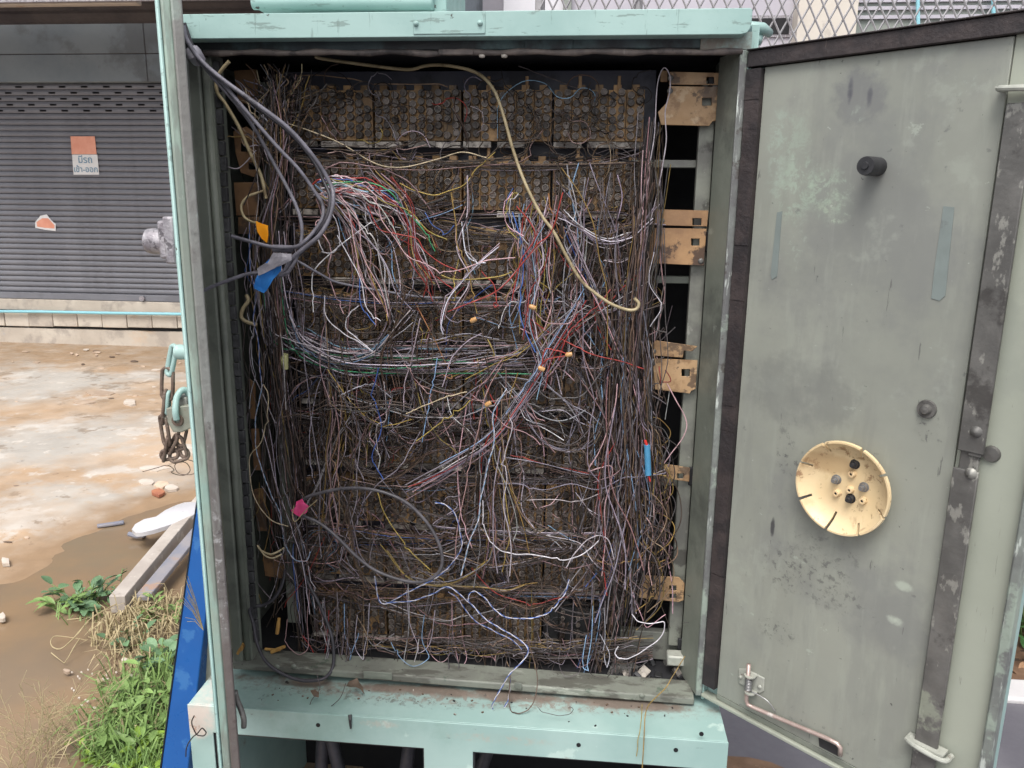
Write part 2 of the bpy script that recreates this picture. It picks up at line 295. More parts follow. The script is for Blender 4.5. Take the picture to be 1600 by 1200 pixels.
# ------------------------------------------------------------------ setting: ground, water
M_GROUND = mat('wet_sandy_concrete', (.40, .37, .33), (.47, .43, .38), .9, .55, bump=.5, bscale=14,
               layers=[((.52, .36, .23), .42, .44, .14, .75), ((.46, .29, .16), 1.3, .52, .10, .65), ((.56, .52, .47), 2.2, .54, .06, .7), ((.24, .18, .13), 3.5, .58, .04, .7), ((.60, .55, .49), 7, .60, .04, .7), ((.48, .38, .28), 14, .60, .04, .6), ((.13, .10, .08), 11, .66, .03, .7), ((.62, .56, .50), 30, .68, .02, .8), ((.15, .11, .08), 26, .70, .02, .8)], rvar=.2)
def add_wet(m, z0, z1, col):                # damp soil: the low ground next to the water is soaked
    nt = m.node_tree; N = nt.nodes; L = nt.links; p = N['Principled BSDF']; src = p.inputs['Base Color'].links[0].from_socket
    g = N.new('ShaderNodeNewGeometry'); sp = N.new('ShaderNodeSeparateXYZ'); L.new(g.outputs['Position'], sp.inputs[0])
    nz = N.new('ShaderNodeTexNoise'); nz.inputs['Scale'].default_value = 5; nz.inputs['Detail'].default_value = 8; L.new(g.outputs['Position'], nz.inputs['Vector'])
    ma = N.new('ShaderNodeMath'); ma.operation = 'MULTIPLY_ADD'; L.new(nz.outputs[0], ma.inputs[0]); ma.inputs[1].default_value = -.022; L.new(sp.outputs[2], ma.inputs[2])
    mr = N.new('ShaderNodeMapRange'); mr.inputs[1].default_value = z1; mr.inputs[2].default_value = z0; mr.inputs[3].default_value = 0; mr.inputs[4].default_value = 1; L.new(ma.outputs[0], mr.inputs[0])
    mx = N.new('ShaderNodeMix'); mx.data_type = 'RGBA'; L.new(mr.outputs[0], mx.inputs[0]); L.new(src, mx.inputs[6])
    n2 = N.new('ShaderNodeTexNoise'); n2.inputs['Scale'].default_value = 9; n2.inputs['Detail'].default_value = 8; L.new(g.outputs['Position'], n2.inputs['Vector'])
    m2 = N.new('ShaderNodeMix'); m2.data_type = 'RGBA'; L.new(n2.outputs[0], m2.inputs[0]); m2.inputs[6].default_value = (*[c * .75 for c in col], 1); m2.inputs[7].default_value = (*[c * 1.25 for c in col], 1)
    L.new(m2.outputs[2], mx.inputs[7]); L.new(mx.outputs[2], p.inputs['Base Color'])
add_wet(M_GROUND, -.010, .008, (.30, .20, .12))
M_ASPH = mat('grey_wet_concrete', (.105, .10, .115), (.15, .143, .158), 2, .55, bump=.3, bscale=60, layers=[((.13, .10, .085), 3, .58, .08, .6), ((.36, .35, .36), 40, .70, .03, .5)])
M_SLAB = mat('pale_concrete_slab', (.52, .50, .50), (.60, .58, .58), 3, .6, bump=.15, layers=[((.35, .33, .32), 6, .6, .06, .5)])
def basin_old(x, y):
    # shore line of the puddle: low ground near the cabinet's left side
    sh = math.exp(-((x + 2.15) / .95) ** 2 - ((y - 1.55) / .85) ** 2) * .05 + math.exp(-((x + 1.75) / .75) ** 2 - ((y - .45) / .9) ** 2) * .045
    sh += math.exp(-((x + 2.9) / .9) ** 2 - ((y - .9) / .7) ** 2) * .03
    return sh
from mathutils import noise as mnoise
def basin(x, y):
    d = ((x + 2.30) * (-1.7) * -1 - (y - 3.0) * .75) / 1.86          # signed distance right of the shore line
    d += .22 * mnoise.noise(Vector((x * 1.4, y * 1.4, 9))) + .08 * mnoise.noise(Vector((x * 5, y * 5, 4)))
    t = min(1, max(0, (d + .3) / 1.3)); return .040 * t * t * (3 - 2 * t)
def gheight(x, y):
    if x > -1.05: k = min(1, (x + 1.05) / .15)
    else: k = 0
    n = mnoise.fractal(Vector((x * 1.3, y * 1.3, .3)), 1, 2, 5) * .010 + mnoise.noise(Vector((x * 9, y * 9, 2))) * .003
    h = .016 - basin(x, y) + n
    if y > 5.2: h = h * max(0, (6.2 - y)) + .004 * min(1, (y - 5.2))
    return h * (1 - k) + .004 * k
def ground_patch(name, x0, x1, y0, y1, st, m):
    nx = int((x1 - x0) / st) + 1; ny = int((y1 - y0) / st) + 1; b = MB(); vs = []
    for j in range(ny):
        for i in range(nx):
            x = x0 + i * st; y = y0 + j * st
            e = min(i, j, nx - 1 - i, ny - 1 - j)
            vs.append((x, y, gheight(x, y) if e > 0 else -.09))
    fs = [(j * nx + i, j * nx + i + 1, (j + 1) * nx + i + 1, (j + 1) * nx + i) for j in range(ny - 1) for i in range(nx - 1)]
    b.add(vs, fs); o = b.build(name, m, smooth=True, fix=False); o['kind'] = 'structure'; return o
b = MB(); b.add([(-150, -150, -.08), (150, -150, -.08), (150, 150, -.08), (-150, 150, -.08)], [(0, 1, 2, 3)]); b.build('ground', M_ASPH, fix=False)['kind'] = 'structure'
ground_patch('muddy_yard', -9.5, -.55, -1.6, 7.0, .04, M_GROUND)
M_WATER = mat('muddy_water', (.27, .18, .105), (.21, .155, .105), 1.6, .16, bump=.02, bscale=6, spec=.6, rvar=.04, layers=[((.21, .165, .11), .9, .5, .15, .8)])
b = MB(); b.add([(-4.6, -1.2, -.004), (-.9, -1.2, -.004), (-.9, 4.4, -.004), (-4.6, 4.4, -.004)], [(0, 1, 2, 3)]); b.build('puddle_water', M_WATER, fix=False)['kind'] = 'structure'
# pavement on the cabinet's right
M_LITTER = mat('leaf_litter_soil', (.13, .075, .045), (.20, .12, .075), 12, .8, bump=.6, bscale=40, layers=[((.35, .22, .14), 30, .6, .05, .7), ((.03, .02, .015), 18, .6, .05, .8)])
b = MB(); b.box(-.55, 4.6, -1.6, 1.04, -.07, .004); o = b.build('pavement', M_ASPH); o['kind'] = 'structure'
b = MB(); b.box(.0, 4.5, 1.045, 1.17, -.07, .02); o = b.build('kerb', M_SLAB, bev=.01); o['kind'] = 'structure'
b = MB(); b.box(-.55, 6.0, 1.175, 5.0, -.07, .012); o = b.build('planting_bed', M_LITTER); o['kind'] = 'structure'
b = MB(); vs = []
for k in range(26):
    a = k / 26 * 2 * math.pi; q = 1 + .18 * mnoise.noise(Vector((math.cos(a) * 2, math.sin(a) * 2, 5)))
    vs.append((.50 + .26 * q * math.cos(a), .42 + .24 * q * math.sin(a), .009))
b.add(vs, [tuple(range(26))]); b.build('soil_patch', M_LITTER, fix=False)['kind'] = 'structure'

# ------------------------------------------------------------------ shopfront with roller shutter
M_SHUT = mat('grey_shutter_paint', (.165, .168, .190), (.20, .202, .225), 1.6, .42, bump=.05, bscale=20, layers=[((.13, .13, .145), 2.2, .54, .12, .5), ((.26, .26, .27), 9, .70, .03, .4, (1, 1, 8))])
M_HEAD = mat('stained_render', (.17, .20, .225), (.22, .25, .27), 1.2, .7, bump=.2, layers=[((.12, .13, .14), 1.6, .52, .12, .7), ((.10, .09, .09), 3, .62, .05, .5, (1, 1, .3))])
M_CANOPY = mat('dark_canopy_sheet', (.045, .038, .042), (.07, .06, .06), 3, .6, bump=.2)
M_BEIGE = mat('beige_fascia', (.42, .36, .30), (.50, .42, .34), 3, .6, bump=.1, layers=[((.30, .16, .08), 5, .62, .06, .7)])
M_STEP = mat('stained_step_concrete', (.50, .44, .37), (.60, .54, .46), 2.5, .75, bump=.4, bscale=30, layers=[((.30, .26, .23), 3, .52, .12, .6), ((.34, .38, .44), 2, .60, .06, .5), ((.20, .15, .11), 9, .66, .05, .6), ((.58, .38, .22), 1.6, .58, .1, .4)], rand=.08)
M_SLOT = mat('shutter_housing', (.035, .035, .04), bump=0)
M_DARK = mat('dark_void', (.01, .01, .012), bump=0)
M_PIPE = mat('pale_blue_pipe', (.26, .58, .66), (.30, .60, .68), 3, .4, bump=.05)
YS = 7.0
shop = thing('shopfront', 'closed shopfront with dark grey roller shutter above a cracked concrete step', 'building', (-5, YS, 0))
zb = W(0, 455, YS).z; zt = W(0, 131, YS).z; XL, XR = -9.5, -1.6
n_sl = 37; pit = (zt - zb) / n_sl
def slat_profile(z0, h):
    return [(YS + .010, z0), (YS - .002, z0 + .0035), (YS - .012, z0 + h * .30), (YS - .013, z0 + h * .6), (YS - .004, z0 + h * .93), (YS + .010, z0 + h)]
def slat_mb(z0, h, holes=None):
    mb = MB(); pr = slat_profile(z0, h)
    xs = [XL, XR]
    if holes is not None:
        xs = [XL]; x = XL + .1 + holes
        while x < XR - .3: xs += [x, x + .075]; x += .248
        xs.append(XR)
    for i in range(len(xs) - 1):
        hole = holes is not None and i % 2 == 1
        for j in range(len(pr) - 1):
            if hole and j == 2: continue
            a, c = pr[j], pr[j + 1]
            mb.add([(xs[i], a[0], a[1]), (xs[i + 1], a[0], a[1]), (xs[i + 1], c[0], c[1]), (xs[i], c[0], c[1])], [(0, 1, 2, 3)])
    return mb
base = slat_mb(0, pit * .97).build('shutter_slat', M_SHUT, shop, fix=False)
base.location.z += zb
for k in range(1, n_sl):
    top = n_sl - 1 - k
    if top < 5:
        hb = slat_mb(zb + k * pit, pit * .97, (.124 if top % 2 else 0)).build('shutter_slat', M_SHUT, shop, fix=False)
    else:
        o = base.copy(); COL.objects.link(o); o.location.z = base.location.z + k * pit
for i, k in enumerate(()): pass
b = MB(); b.box(XL, XR, YS + .06, YS + .1, zb, zt + .2); b.build('shutter_box', M_SLOT, shop)
b = MB(); b.box(XL, XR, YS - .03, YS + .02, zb - .075, zb - .002); b.build('bottom_rail', M_SHUT, shop, bev=.006)
for x in (-6.9, -4.95):
    b = MB(); b.cyl((x, YS - .035, zb - .04), (x, YS - .06, zb - .04), .03, 12); b.build('shutter_lock', M_HANDLE, shop)
zh = W(120, 35, YS - .12).z
b = MB(); xx = XL
for x1 in (-8.0, -6.35, -4.62, -2.9, XR):          # render panels with recessed joints
    for z0, z1 in ((zt, zt + .27), (zt + .276, zh + .1)):
        b.box(xx + .004, x1 - .004, YS - .12, YS + .3, z0 + .003, z1)
    xx = x1
b.build('header_beam', M_HEAD, shop, bev=.006)
b = MB(); b.box(XL, XR, YS - .112, YS + .25, zt + .01, zh); b.build('beam_joint', M_CANOPY, shop)
zc = W(120, 30, 6.55).z
b = MB(); b.box(XL, XR, 5.6, 6.6, zc + .10, zc + .5); b.tube([(XL, 6.62, zc + .09), (XR, 6.62, zc + .09)], .12, 16); b.tube([(XL, 6.42, zc + .14), (XR, 6.42, zc + .14)], .09, 14); b.build('canopy', M_CANOPY, shop)
zf = W(120, 9, 5.55).z
b = MB(); b.box(XL, -3.9, 5.5, 5.59, zf, zf + .3); b.build('fascia_board', M_BEIGE, shop, bev=.01)
b = MB(); b.box(-5.35, XR, 5.46, 5.495, zf + .015, zf + .06); b.build('fascia_trim', M_HANDLE, shop)
b = MB(); b.box(XL - 2, XR, YS + .4, YS + 4, 0, 5.5); b.build('wall', M_HEAD, shop)
b = MB(); b.box(XR, XR + .3, YS - .15, YS + 4, 0, 5.5); b.build('pillar', M_HEAD, shop, bev=.01)
# cracked step below
step = thing('concrete_step', 'long weathered concrete step with a black crack, under the roller shutter', 'step', (-5, YS - .1, 0))
b = MB(); b.box(XL, XR, YS - .03, YS + .35, .36, zb - .078); b.build('top_slab', M_STEP, step, bev=.01)
b = MB(); N_ = 60; vs = []; 
for i in range(N_ + 1):
    x = XL + (XR - XL) * i / N_; z = .172 + .010 * mnoise.noise(Vector((x * 3, 0, 1)))
    for yy, zz in ((YS - .12, -.05), (YS - .12, z), (YS + .3, z), ): vs.append((x, yy, zz))
fs = []
for i in range(N_):
    for j in range(2): fs.append((i * 3 + j, (i + 1) * 3 + j, (i + 1) * 3 + j + 1, i * 3 + j + 1))
b.add(vs, fs); b.build('lower_course', M_STEP, step)
b = MB(); b.box(XL, XR, YS - .05, YS + .3, .12, .37); b.build('step_core', M_DARK, step)
for i in range(27):
    x0 = XL + i * .2925; gap = .0 if x0 < -6.9 else min(.030, (x0 + 6.9) * .012) + .006 * rnd.random()
    b = MB(); b.box(x0 + .003, x0 + .289, YS - .118 + rnd.uniform(-.006, .006), YS + .25, .186 + gap + .004 * rnd.random(), .355); b.build('step_block', M_STEP, step, bev=.006)
b = MB(); b.tube([W(-60, 486, YS - .16), W(60, 487, YS - .16), W(160, 489, YS - .16), W(300, 491, YS - .16), W(420, 490, YS - .16)], .017, 10)
o = b.build('water_pipe', M_PIPE, smooth=True); tag(o, 'thin pale blue pipe running along the top of the cracked step', 'pipe'); recenter(o)
# notices on the shutter
M_SALM = mat('salmon_notice_print', (.72, .30, .20), (.78, .36, .25), 9, .6, bump=0, layers=[((.80, .60, .52), 12, .68, .04, .6)])
M_WPAP = mat('white_paper', (.74, .73, .72), (.68, .67, .66), 8, .6, bump=0)
M_INK = mat('faded_blue_ink', (.16, .28, .38), bump=0)
def quadplate(name, px, Y, m, parent, th=.002):
    P = [W(x, y, Y) for x, y in px]; mb = MB(); n = len(P)
    mb.add(P + [p + Vector((0, th, 0)) for p in P], [tuple(range(n)), tuple(range(2 * n - 1, n - 1, -1))] + [(i, (i + 1) % n, n + (i + 1) % n, n + i) for i in range(n)])
    return mb.build(name, m, parent)
YP = YS - .018
no = thing('paper_notice', 'paper notice on the shutter, salmon upper half and white lower half with Thai lettering', 'notice', tuple(W(133, 273, YP)))
quadplate('salmon_sheet', [(110, 213), (148, 213), (151, 241), (112, 241)], YP, M_SALM, no)
quadplate('white_sheet', [(112.5, 241.5), (152, 241.5), (155, 273), (115, 273)], YP, M_WPAP, no)
def text(name, body, loc, size, m, parent, rot=(math.pi / 2, 0, 0)):
    cu = bpy.data.curves.new(name, 'FONT'); cu.body = body; cu.size = size; cu.align_x = 'CENTER'; cu.align_y = 'CENTER'; cu.offset = size * .012
    t = bpy.data.objects.new(name + '_tmp', cu); COL.objects.link(t)
    bpy.context.view_layer.update()
    me = bpy.data.meshes.new_from_object(t.evaluated_get(bpy.context.evaluated_depsgraph_get())); bpy.data.objects.remove(t)
    me.materials.clear(); me.materials.append(m)
    o = bpy.data.objects.new(name, me); COL.objects.link(o)
    o.matrix_basis = (world_of(parent).inverted() if parent else Matrix()) @ Matrix.Translation(loc) @ Matrix.Rotation(rot[0], 4, 'X'); o.parent = parent
    return o
text('lettering', 'มีรถ', W(133, 250, YP - .003), .10, M_INK, no); text('lettering', 'เข้า-ออก', W(134, 265, YP - .003), .085, M_INK, no)
o = quadplate('torn_sticker', [(55, 347), (63, 337), (73, 335), (80, 344), (87, 350), (87, 361), (70, 359), (55, 356)], YP, M_WPAP, None)
q = quadplate('torn_print', [(57, 347), (66, 341), (75, 341), (85, 352), (85, 357), (70, 356), (58, 354)], YP - .002, M_SALM, o)
tag(o, 'small torn red and white sticker low on the shutter', 'sticker')

# ------------------------------------------------------------------ far building and mesh fence behind
M_WHITEW = mat('white_wall', (.76, .75, .78), (.70, .69, .73), 2, .7, bump=.05)
M_GREYW = mat('lavender_grey_wall', (.50, .48, .53), (.44, .42, .47), 2, .7, bump=.05)
M_GG = mat('dull_green_grey_wall', (.22, .25, .23), (.28, .30, .27), 2, .7, bump=.05)
M_BEICOL = mat('beige_column_paint', (.62, .57, .50), (.55, .50, .44), 2, .7, bump=.05, layers=[((.36, .32, .28), 4, .6, .05, .4)])
YB = 8.0
fb = thing('far_building', 'pale building with beige column and dark window seen through the mesh fence', 'building', (2, YB, 0))
def fpx(x): return W(x, 10, YB).x
def wallseg(name, x0, x1, m, y=YB, z0=0, z1=6, th=.4): return MB().box(fpx(x0), fpx(x1), y, y + th, z0, z1).build(name, m, fb)
wallseg('wall', 688, 725, M_GREYW); wallseg('recess', 725, 787, M_DARK, YB + .4, 0, 3.6); wallseg('wall', 725, 787, M_GREYW, YB + .3, 3.61, 6)
wallseg('wall', 787, 880, M_WHITEW, YB); wallseg('pillar', 881, 893, M_GG, YB - .1)
wallseg('wall', 893, 1240, M_GREYW); wallseg('pillar', 1240, 1330, M_BEICOL, YB - .25, 0, 6, .6); wallseg('wall', 1331, 1800, M_GG)
zz = W(1200, 58, YB - .02).z; z2 = W(1200, 24, YB - .02).z
b = MB(); b.box(fpx(1168), fpx(1238), YB - .02, YB - .004, zz, z2); w_ = b.build('window_frame', M_HANDLE, fb)
b = MB(); b.box(fpx(1171), fpx(1235), YB - .03, YB - .021, zz + .03, z2 - .03); b.build('pane', M_DARK, w_)
for k, zc_ in enumerate((W(1400, 4, YB).z, W(1400, 16, YB).z, W(1400, 30, YB).z)):
    MB().box(fpx(1331), fpx(1800), YB - .03, YB - .003, zc_, zc_ + .035).build('wall_band', M_GREYW, fb)
for x in (1433, 1551):
    b = MB(); b.tube([W(x, -60, YB - .1), W(x + 2, 60, YB - .1)], .02, 8); b.build('downpipe', M_PIPE, fb)
YF = 2.3
fe = thing('mesh_fence', 'grey expanded metal mesh fence standing behind the cabinet', 'fence', (1.6, YF, 0))
b = MB(); x0, x1, z0, z1 = -.25, 4.2, .12, 3.1; pw, ph = .058, .112
sl = ph / pw
c = z0 - sl * (x1 - x0)
k = 0
def seg(xa, za, dx):
    # bar clipped to the rectangle
    t0 = max(0, 0); 
    return
import itertools
for sgn in (1, -1):
    n0 = int(-(z1 - z0) / sl / pw) - 1; n1 = int((x1 - x0) / pw) + int((z1 - z0) / sl / pw) + 2
    for i in range(n0, n1):
        xs = x0 + i * pw
        pts = []
        # line x = xs + sgn*(z - z0)/sl
        za, zb_ = z0, z1
        xa, xb = xs + sgn * (za - z0) / sl, xs + sgn * (zb_ - z0) / sl
        lo, hi = 0.0, 1.0
        d = xb - xa
        ta, tb = (x0 - xa) / d, (x1 - xa) / d
        lo = max(lo, min(ta, tb)); hi = min(hi, max(ta, tb))
        if hi - lo < .01: continue
        p = [Vector((xa + d * t, YF + sgn * .003, za + (zb_ - za) * t)) for t in (lo, hi)]
        b.tube(p, .0042, 4, caps=False)
M_MESH = mat('grey_painted_mesh', (.36, .35, .36), (.30, .29, .30), 20, .5, bump=0, layers=[(RUST, 30, .66, .05, .4)])
o = b.build('mesh_panel', M_MESH, fe, fix=False); o['kind'] = 'stuff'
for x in (-.25, .18, 2.75, 4.2): MB().tube([(x, YF + .03, 0), (x, YF + .03, 3.15)], .022, 10).build('post', M_MESH, fe)
MB().tube([(-.25, YF + .02, 3.1), (4.2, YF + .02, 3.1)], .018, 8).build('rail', M_MESH, fe)

# ------------------------------------------------------------------ the cabinet
cab = thing('telephone_cabinet', 'open turquoise steel street cabinet crammed with tangled telephone wires', 'cabinet', (-.24, .2, 0))
XL0, XR0 = -.747, .262
ZT = 1.93
b = MB(); b.box(-.80, -.783, 0.02, .55, .64, 1.95).build('side_wall', M_TURQ, cab, bev=.002)
b = MB(); b.box(XR0 + .006, XR0 + .02, 0.012, .55, .64, 1.95).build('side_wall', M_TURQ, cab, bev=.002)
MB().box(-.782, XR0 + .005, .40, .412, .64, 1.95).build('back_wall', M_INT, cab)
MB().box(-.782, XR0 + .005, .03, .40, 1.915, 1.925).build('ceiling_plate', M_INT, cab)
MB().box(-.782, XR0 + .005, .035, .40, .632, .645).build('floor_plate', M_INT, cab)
# lid
zl0, zl1 = W(700, 57.5, -.035).z, W(700, 17.5, -.035).z
b = MB(); xa, xb = -.762, W(1175, 30, -.035).x; rr = .010
pts = [(xa, zl0), (xb - rr * 1.6, zl0)] + [(xb - rr * 1.6 + rr * 1.6 * math.sin(a), zl0 + rr * 1.6 - rr * 1.6 * math.cos(a)) for a in (.4, .8, 1.2)] + [(xb, zl0 + rr * 2), (xb, zl1 - .003), (xb - .004, zl1), (xa, zl1)]
b.plate([(x, -.035, z) for x, z in pts], [], .60); lid = b.build('lid', M_TURQ, cab, bev=.003)
for x0_, x1_ in ((398, 644),):
    pass
for x0_, x1_, xr_, s in ((640, 646, 650, -1), (757, 763, 749, 1)):
    pass
b = MB(); q = [W(645, 21, -.037), W(758, 21, -.037), W(758, 52, -.037), W(646, 53, -.037)]
b.plate([tuple(p) for p in q], [], .0012); b.build('joint_plate', M_TURQ, lid, bev=.0006)
for px, py in ((650, 37), (750, 36)):
    c = W(px, py, -.038); M_ = Matrix.Translation(c) @ Matrix.Rotation(math.pi / 2, 4, 'X')
    MB().lathe([(0, .004), (.003, .0035), (.0045, .001), (.0045, -.002)], 12, M_).build('rivet', M_TURQ, lid, smooth=True)
# fascia under the lid
b = MB(); b.box(-.78, XR0 + .005, .0, .03, W(700, 78, 0).z, zl0 + .02); b.build('fascia', M_DARKTQ, cab, bev=.002)
b = MB(); b.box(W(1095, 60, -.003).x, XR0 + .005, -.004, -.001, W(1130, 78, 0).z, zl0 + .01); b.build('fascia_end', M_TURQ2, cab)
c0, c1 = W(820, 58, -.002), W(895, 77, -.002)
b = MB(); b.box(c0.x, c1.x, -.003, -.001, c1.z, c0.z); b.build('lock_plate', M_DARKTQ, cab, bev=.001)
# seal rod below fascia (wavy)
pts = []
for k in range(30):
    x = 318 + k * (1160 - 318) / 29; y = 82.5 + 1.2 * math.sin(k * 1.7) + (3.5 if 11 < k < 14 else 0) * .4
    pts.append(W(x, y - .0018 * (x - 318), -.006))
b = MB(); b.tube(pts, [.0052 + .0012 * math.sin(k * 2.3) for k in range(30)], 8); b.build('seal_rod', M_ROD, cab, smooth=True)
c0, c1 = W(685, 77, -.012), W(740, 86, -.012)
MB().box(c0.x, c1.x, -.014, -.004, c1.z, c0.z).build('rod_clip', M_ROD, cab, bev=.002)
for px in (753, 788): 
    c = W(px, 88, -.006); MB().lathe([(0, -.003), (.005, -.002), (.006, .002), (0, .004)], 10, Matrix.Translation(c)).build('drip', M_LABEL, cab, smooth=True)
# roof parts showing above the lid
b = MB(); z0_ = W(550, 14, .14).z; pL, pR = W(392, 10, .14).x, W(676, 10, .14).x
b.tube([(pL, .15, z0_ + .016), (pR, .15, z0_ + .012)], .014, 12); b.box(pL + .006, pR, .14, .42, z0_ + .004, z0_ + .075); b.build('roof_cap', M_TURQ, cab, bev=.003)
b = MB(); b.box(W(677, 10, .16).x, W(698, 10, .16).x, .16, .40, z0_ - .01, z0_ + .08); b.build('roof_bracket', M_TURQ, cab, bev=.002)
b = MB(); b.tube([W(1150, 40, .10), W(1192, 44, .10), W(1202, 52, .12)], [.010, .010, .008], 10); b.tube([W(1188, 50, .12), W(1182, 66, .10)], .009, 8); b.build('roof_gutter', M_TURQ2, cab, smooth=True)
# jambs
def jamb_right():
    z0_, z1_ = .652, 1.905
    b = MB(); b.box(.2485, .262, -.006, .006, z0_, z1_); b.build('jamb', M_JAMB, cab, bev=.002, ang=30)
    b = MB(); b.box(.262, .2675, -.002, .02, z0_ - .01, z1_); b.build('jamb_edge', M_TURQ2, cab, bev=.0015)
    b = MB()          # return into the cabinet
    b.add([(.2485, .001, z0_), (.2485, .001, z1_), (.226, .075, z1_), (.226, .075, z0_), (.236, .078, z0_), (.236, .078, z1_)], [(0, 1, 2, 3), (3, 2, 5, 4)])
    b.box(.232, .262, .079, .16, z0_, z1_); b.box(.245, .262, .161, .38, z0_, z1_); b.build('jamb_return', M_GREEN, cab)
    for py in (264, 405, 548, 700, 845):
        c = W(1146 - (py - 264) * .068, py, .01); b = MB(); b.lathe([(0, .006), (.003, .005), (.0035, 0)], 8, Matrix.Translation(c) @ Matrix.Rotation(math.pi / 2, 4, 'X')); b.build('jamb_screw', M_STEEL, cab, smooth=True)
jamb_right()
zs0 = .652
b = MB(); b.box(-.747, -.724, -.004, .010, zs0, 1.915); b.build('jamb', M_GREEN, cab, bev=.003)
b = MB(); b.tube([(-.716, .006, zs0), (-.716, .006, 1.9)], .0075, 10); b.build('jamb_bead', M_GREEN, cab, smooth=True)
b = MB(); b.box(-.709, -.704, .004, .055, zs0, 1.905); b.box(-.782, -.709, .056, .065, zs0, 1.905); b.build('jamb_return', M_GREEN, cab)
MB().box(-.781, -.768, .066, .399, .646, 1.91).build('inner_side', M_GREEN, cab)
k = 0; z = .70
bseg = MB().box(-.7035, -.692, .008, .018, 0, .026).build('gasket_segment', M_SPONGE, cab, bev=.001, seg=1)
first = True
while z < 1.88:
    o = bseg if first else bseg.copy()
    if not first: COL.objects.link(o)
    o.location = (Vector((rnd.uniform(-.001, .001), rnd.uniform(-.001, .0015), z)) + (Vector((0, 0, 0)) if True else 0)); first = False
    o.location.z = z
    z += .0285
# sill
M_SILL = mat('grimy_sill_paint', (.20, .215, .18), (.15, .155, .135), 9, .5, bump=.3, bscale=60, layers=[((.075, .07, .06), 7, .50, .08, .75, (1, 3, 3)), ((.34, .36, .31), 14, .60, .05, .6, (.6, 2, 2)), ((.05, .08, .055), 20, .60, .05, .6), ((.05, .042, .036), 50, .64, .03, .8)])
zs = .652
b = MB(); b.hexa([(-.745, -.012, .646), (.247, -.012, .633), (.247, .045, .633), (-.745, .045, .646)], [(-.745, -.010, .661), (.247, -.010, .648), (.247, .045, .655), (-.745, .045, .666)])
b.build('sill', M_SILL, cab, bev=.003)
for px, py in ((433, 1042), (459, 1041), (1003, 1087), (812, 1075)):
    c = W(px, py, -.0125); MB().lathe([(0, .003), (.004, .003), (.006, 0)], 12, Matrix.Translation(c) @ Matrix.Rotation(math.pi / 2, 4, 'X')).build('sill_bolt', M_GREEN, cab, smooth=True)
q0, q1 = W(568, 1048, -.014), W(613, 1062, -.014)
lp = MB().box(q0.x, q1.x, -.016, -.0125, q1.z, q0.z).build('latch_plate', M_GREEN, cab, bev=.001)
MB().box(q0.x + .008, q1.x - .010, -.0175, -.0162, q1.z + .005, q0.z - .005).build('latch_slot', M_GREEN, lp, bev=.0008)
q0, q1 = W(804, 1066, -.014), W(815, 1076, -.014); MB().box(q0.x, q1.x, -.016, -.0125, q1.z, q0.z).build('latch_plate', M_GREEN, cab, bev=.001)
# pedestal
b = MB(); zp = .629; xp0, xp1 = -.795, .30; zop = W(520, 1159, -.118).z
outer = [(xp0, -.118, .0), (xp0, -.118, zp), (xp1, -.118, zp), (xp1, -.118, 0)]
hx = [W(333, 1146, -.118).x, W(662, 1171, -.118).x, W(739, 1180, -.118).x, .262]
h1 = [(hx[0], -.118, .06), (hx[0], -.118, zop), (hx[1], -.118, zop), (hx[1], -.118, .06)]
h2 = [(hx[2], -.118, .06), (hx[2], -.118, zop), (hx[3], -.118, zop), (hx[3], -.118, .06)]
b.plate(outer, [h1, h2], .004); b.box(xp0 + .0005, xp1 - .0005, -.113, .57, zp - .004, zp - .0005); b.box(xp0, xp0 + .003, -.1135, .57, 0, zp - .0045); b.box(xp1 - .003, xp1, -.1135, .57, 0, zp - .0045)
b.build('pedestal', M_TURQ2, cab, bev=.0035, seg=3)
MB().box(xp0 + .004, xp1 - .004, .50, .51, 0, zp - .01).build('pedestal_back', M_DARK, cab)
for (x0_, x1_) in ((hx[0], hx[1]), (hx[2], hx[3])):
    b = MB(); b.box(x0_ + .001, x1_ - .001, -.112, -.10, zop - .006, zop + .004); b.box(x0_ - .004, x0_ + .003, -.112, -.10, .06, zop - .007); b.box(x1_ - .003, x1_ + .004, -.112, -.10, .06, zop - .007); b.build('opening_frame', M_BLACK, cab)
for px, py in ((497, 1133), (1096, 1147), (1056, 1172), (904, 1164)):
    c = W(px, py, -.1185); MB().lathe([(0, .0006), (.0045, .0006), (.0045, -.001)], 12, Matrix.Translation(c) @ Matrix.Rotation(math.pi / 2, 4, 'X')).build('drilled_hole', M_DARK, cab)
# cables rising inside the pedestal
ordn = ['first', 'second', 'third', 'fourth']
for i, (xx, w) in enumerate(((-.62, .02), (-.50, -.10), (-.43, .05), (-.30, .12))):
    b = MB(); b.tube(cat_rom([(xx, .1 + i * .05, .0), (xx + w * .5, .12, .25), (xx + w, .15, .45), (xx + w * 1.4, .2, .61)], 6), .016, 10)
    o = b.build('feeder_cable', M_CABLEB, smooth=True); tag(o, 'dark feeder cable in the pedestal opening, %s from the left' % ordn[i], 'cable', 'feeder cables in the pedestal'); recenter(o)

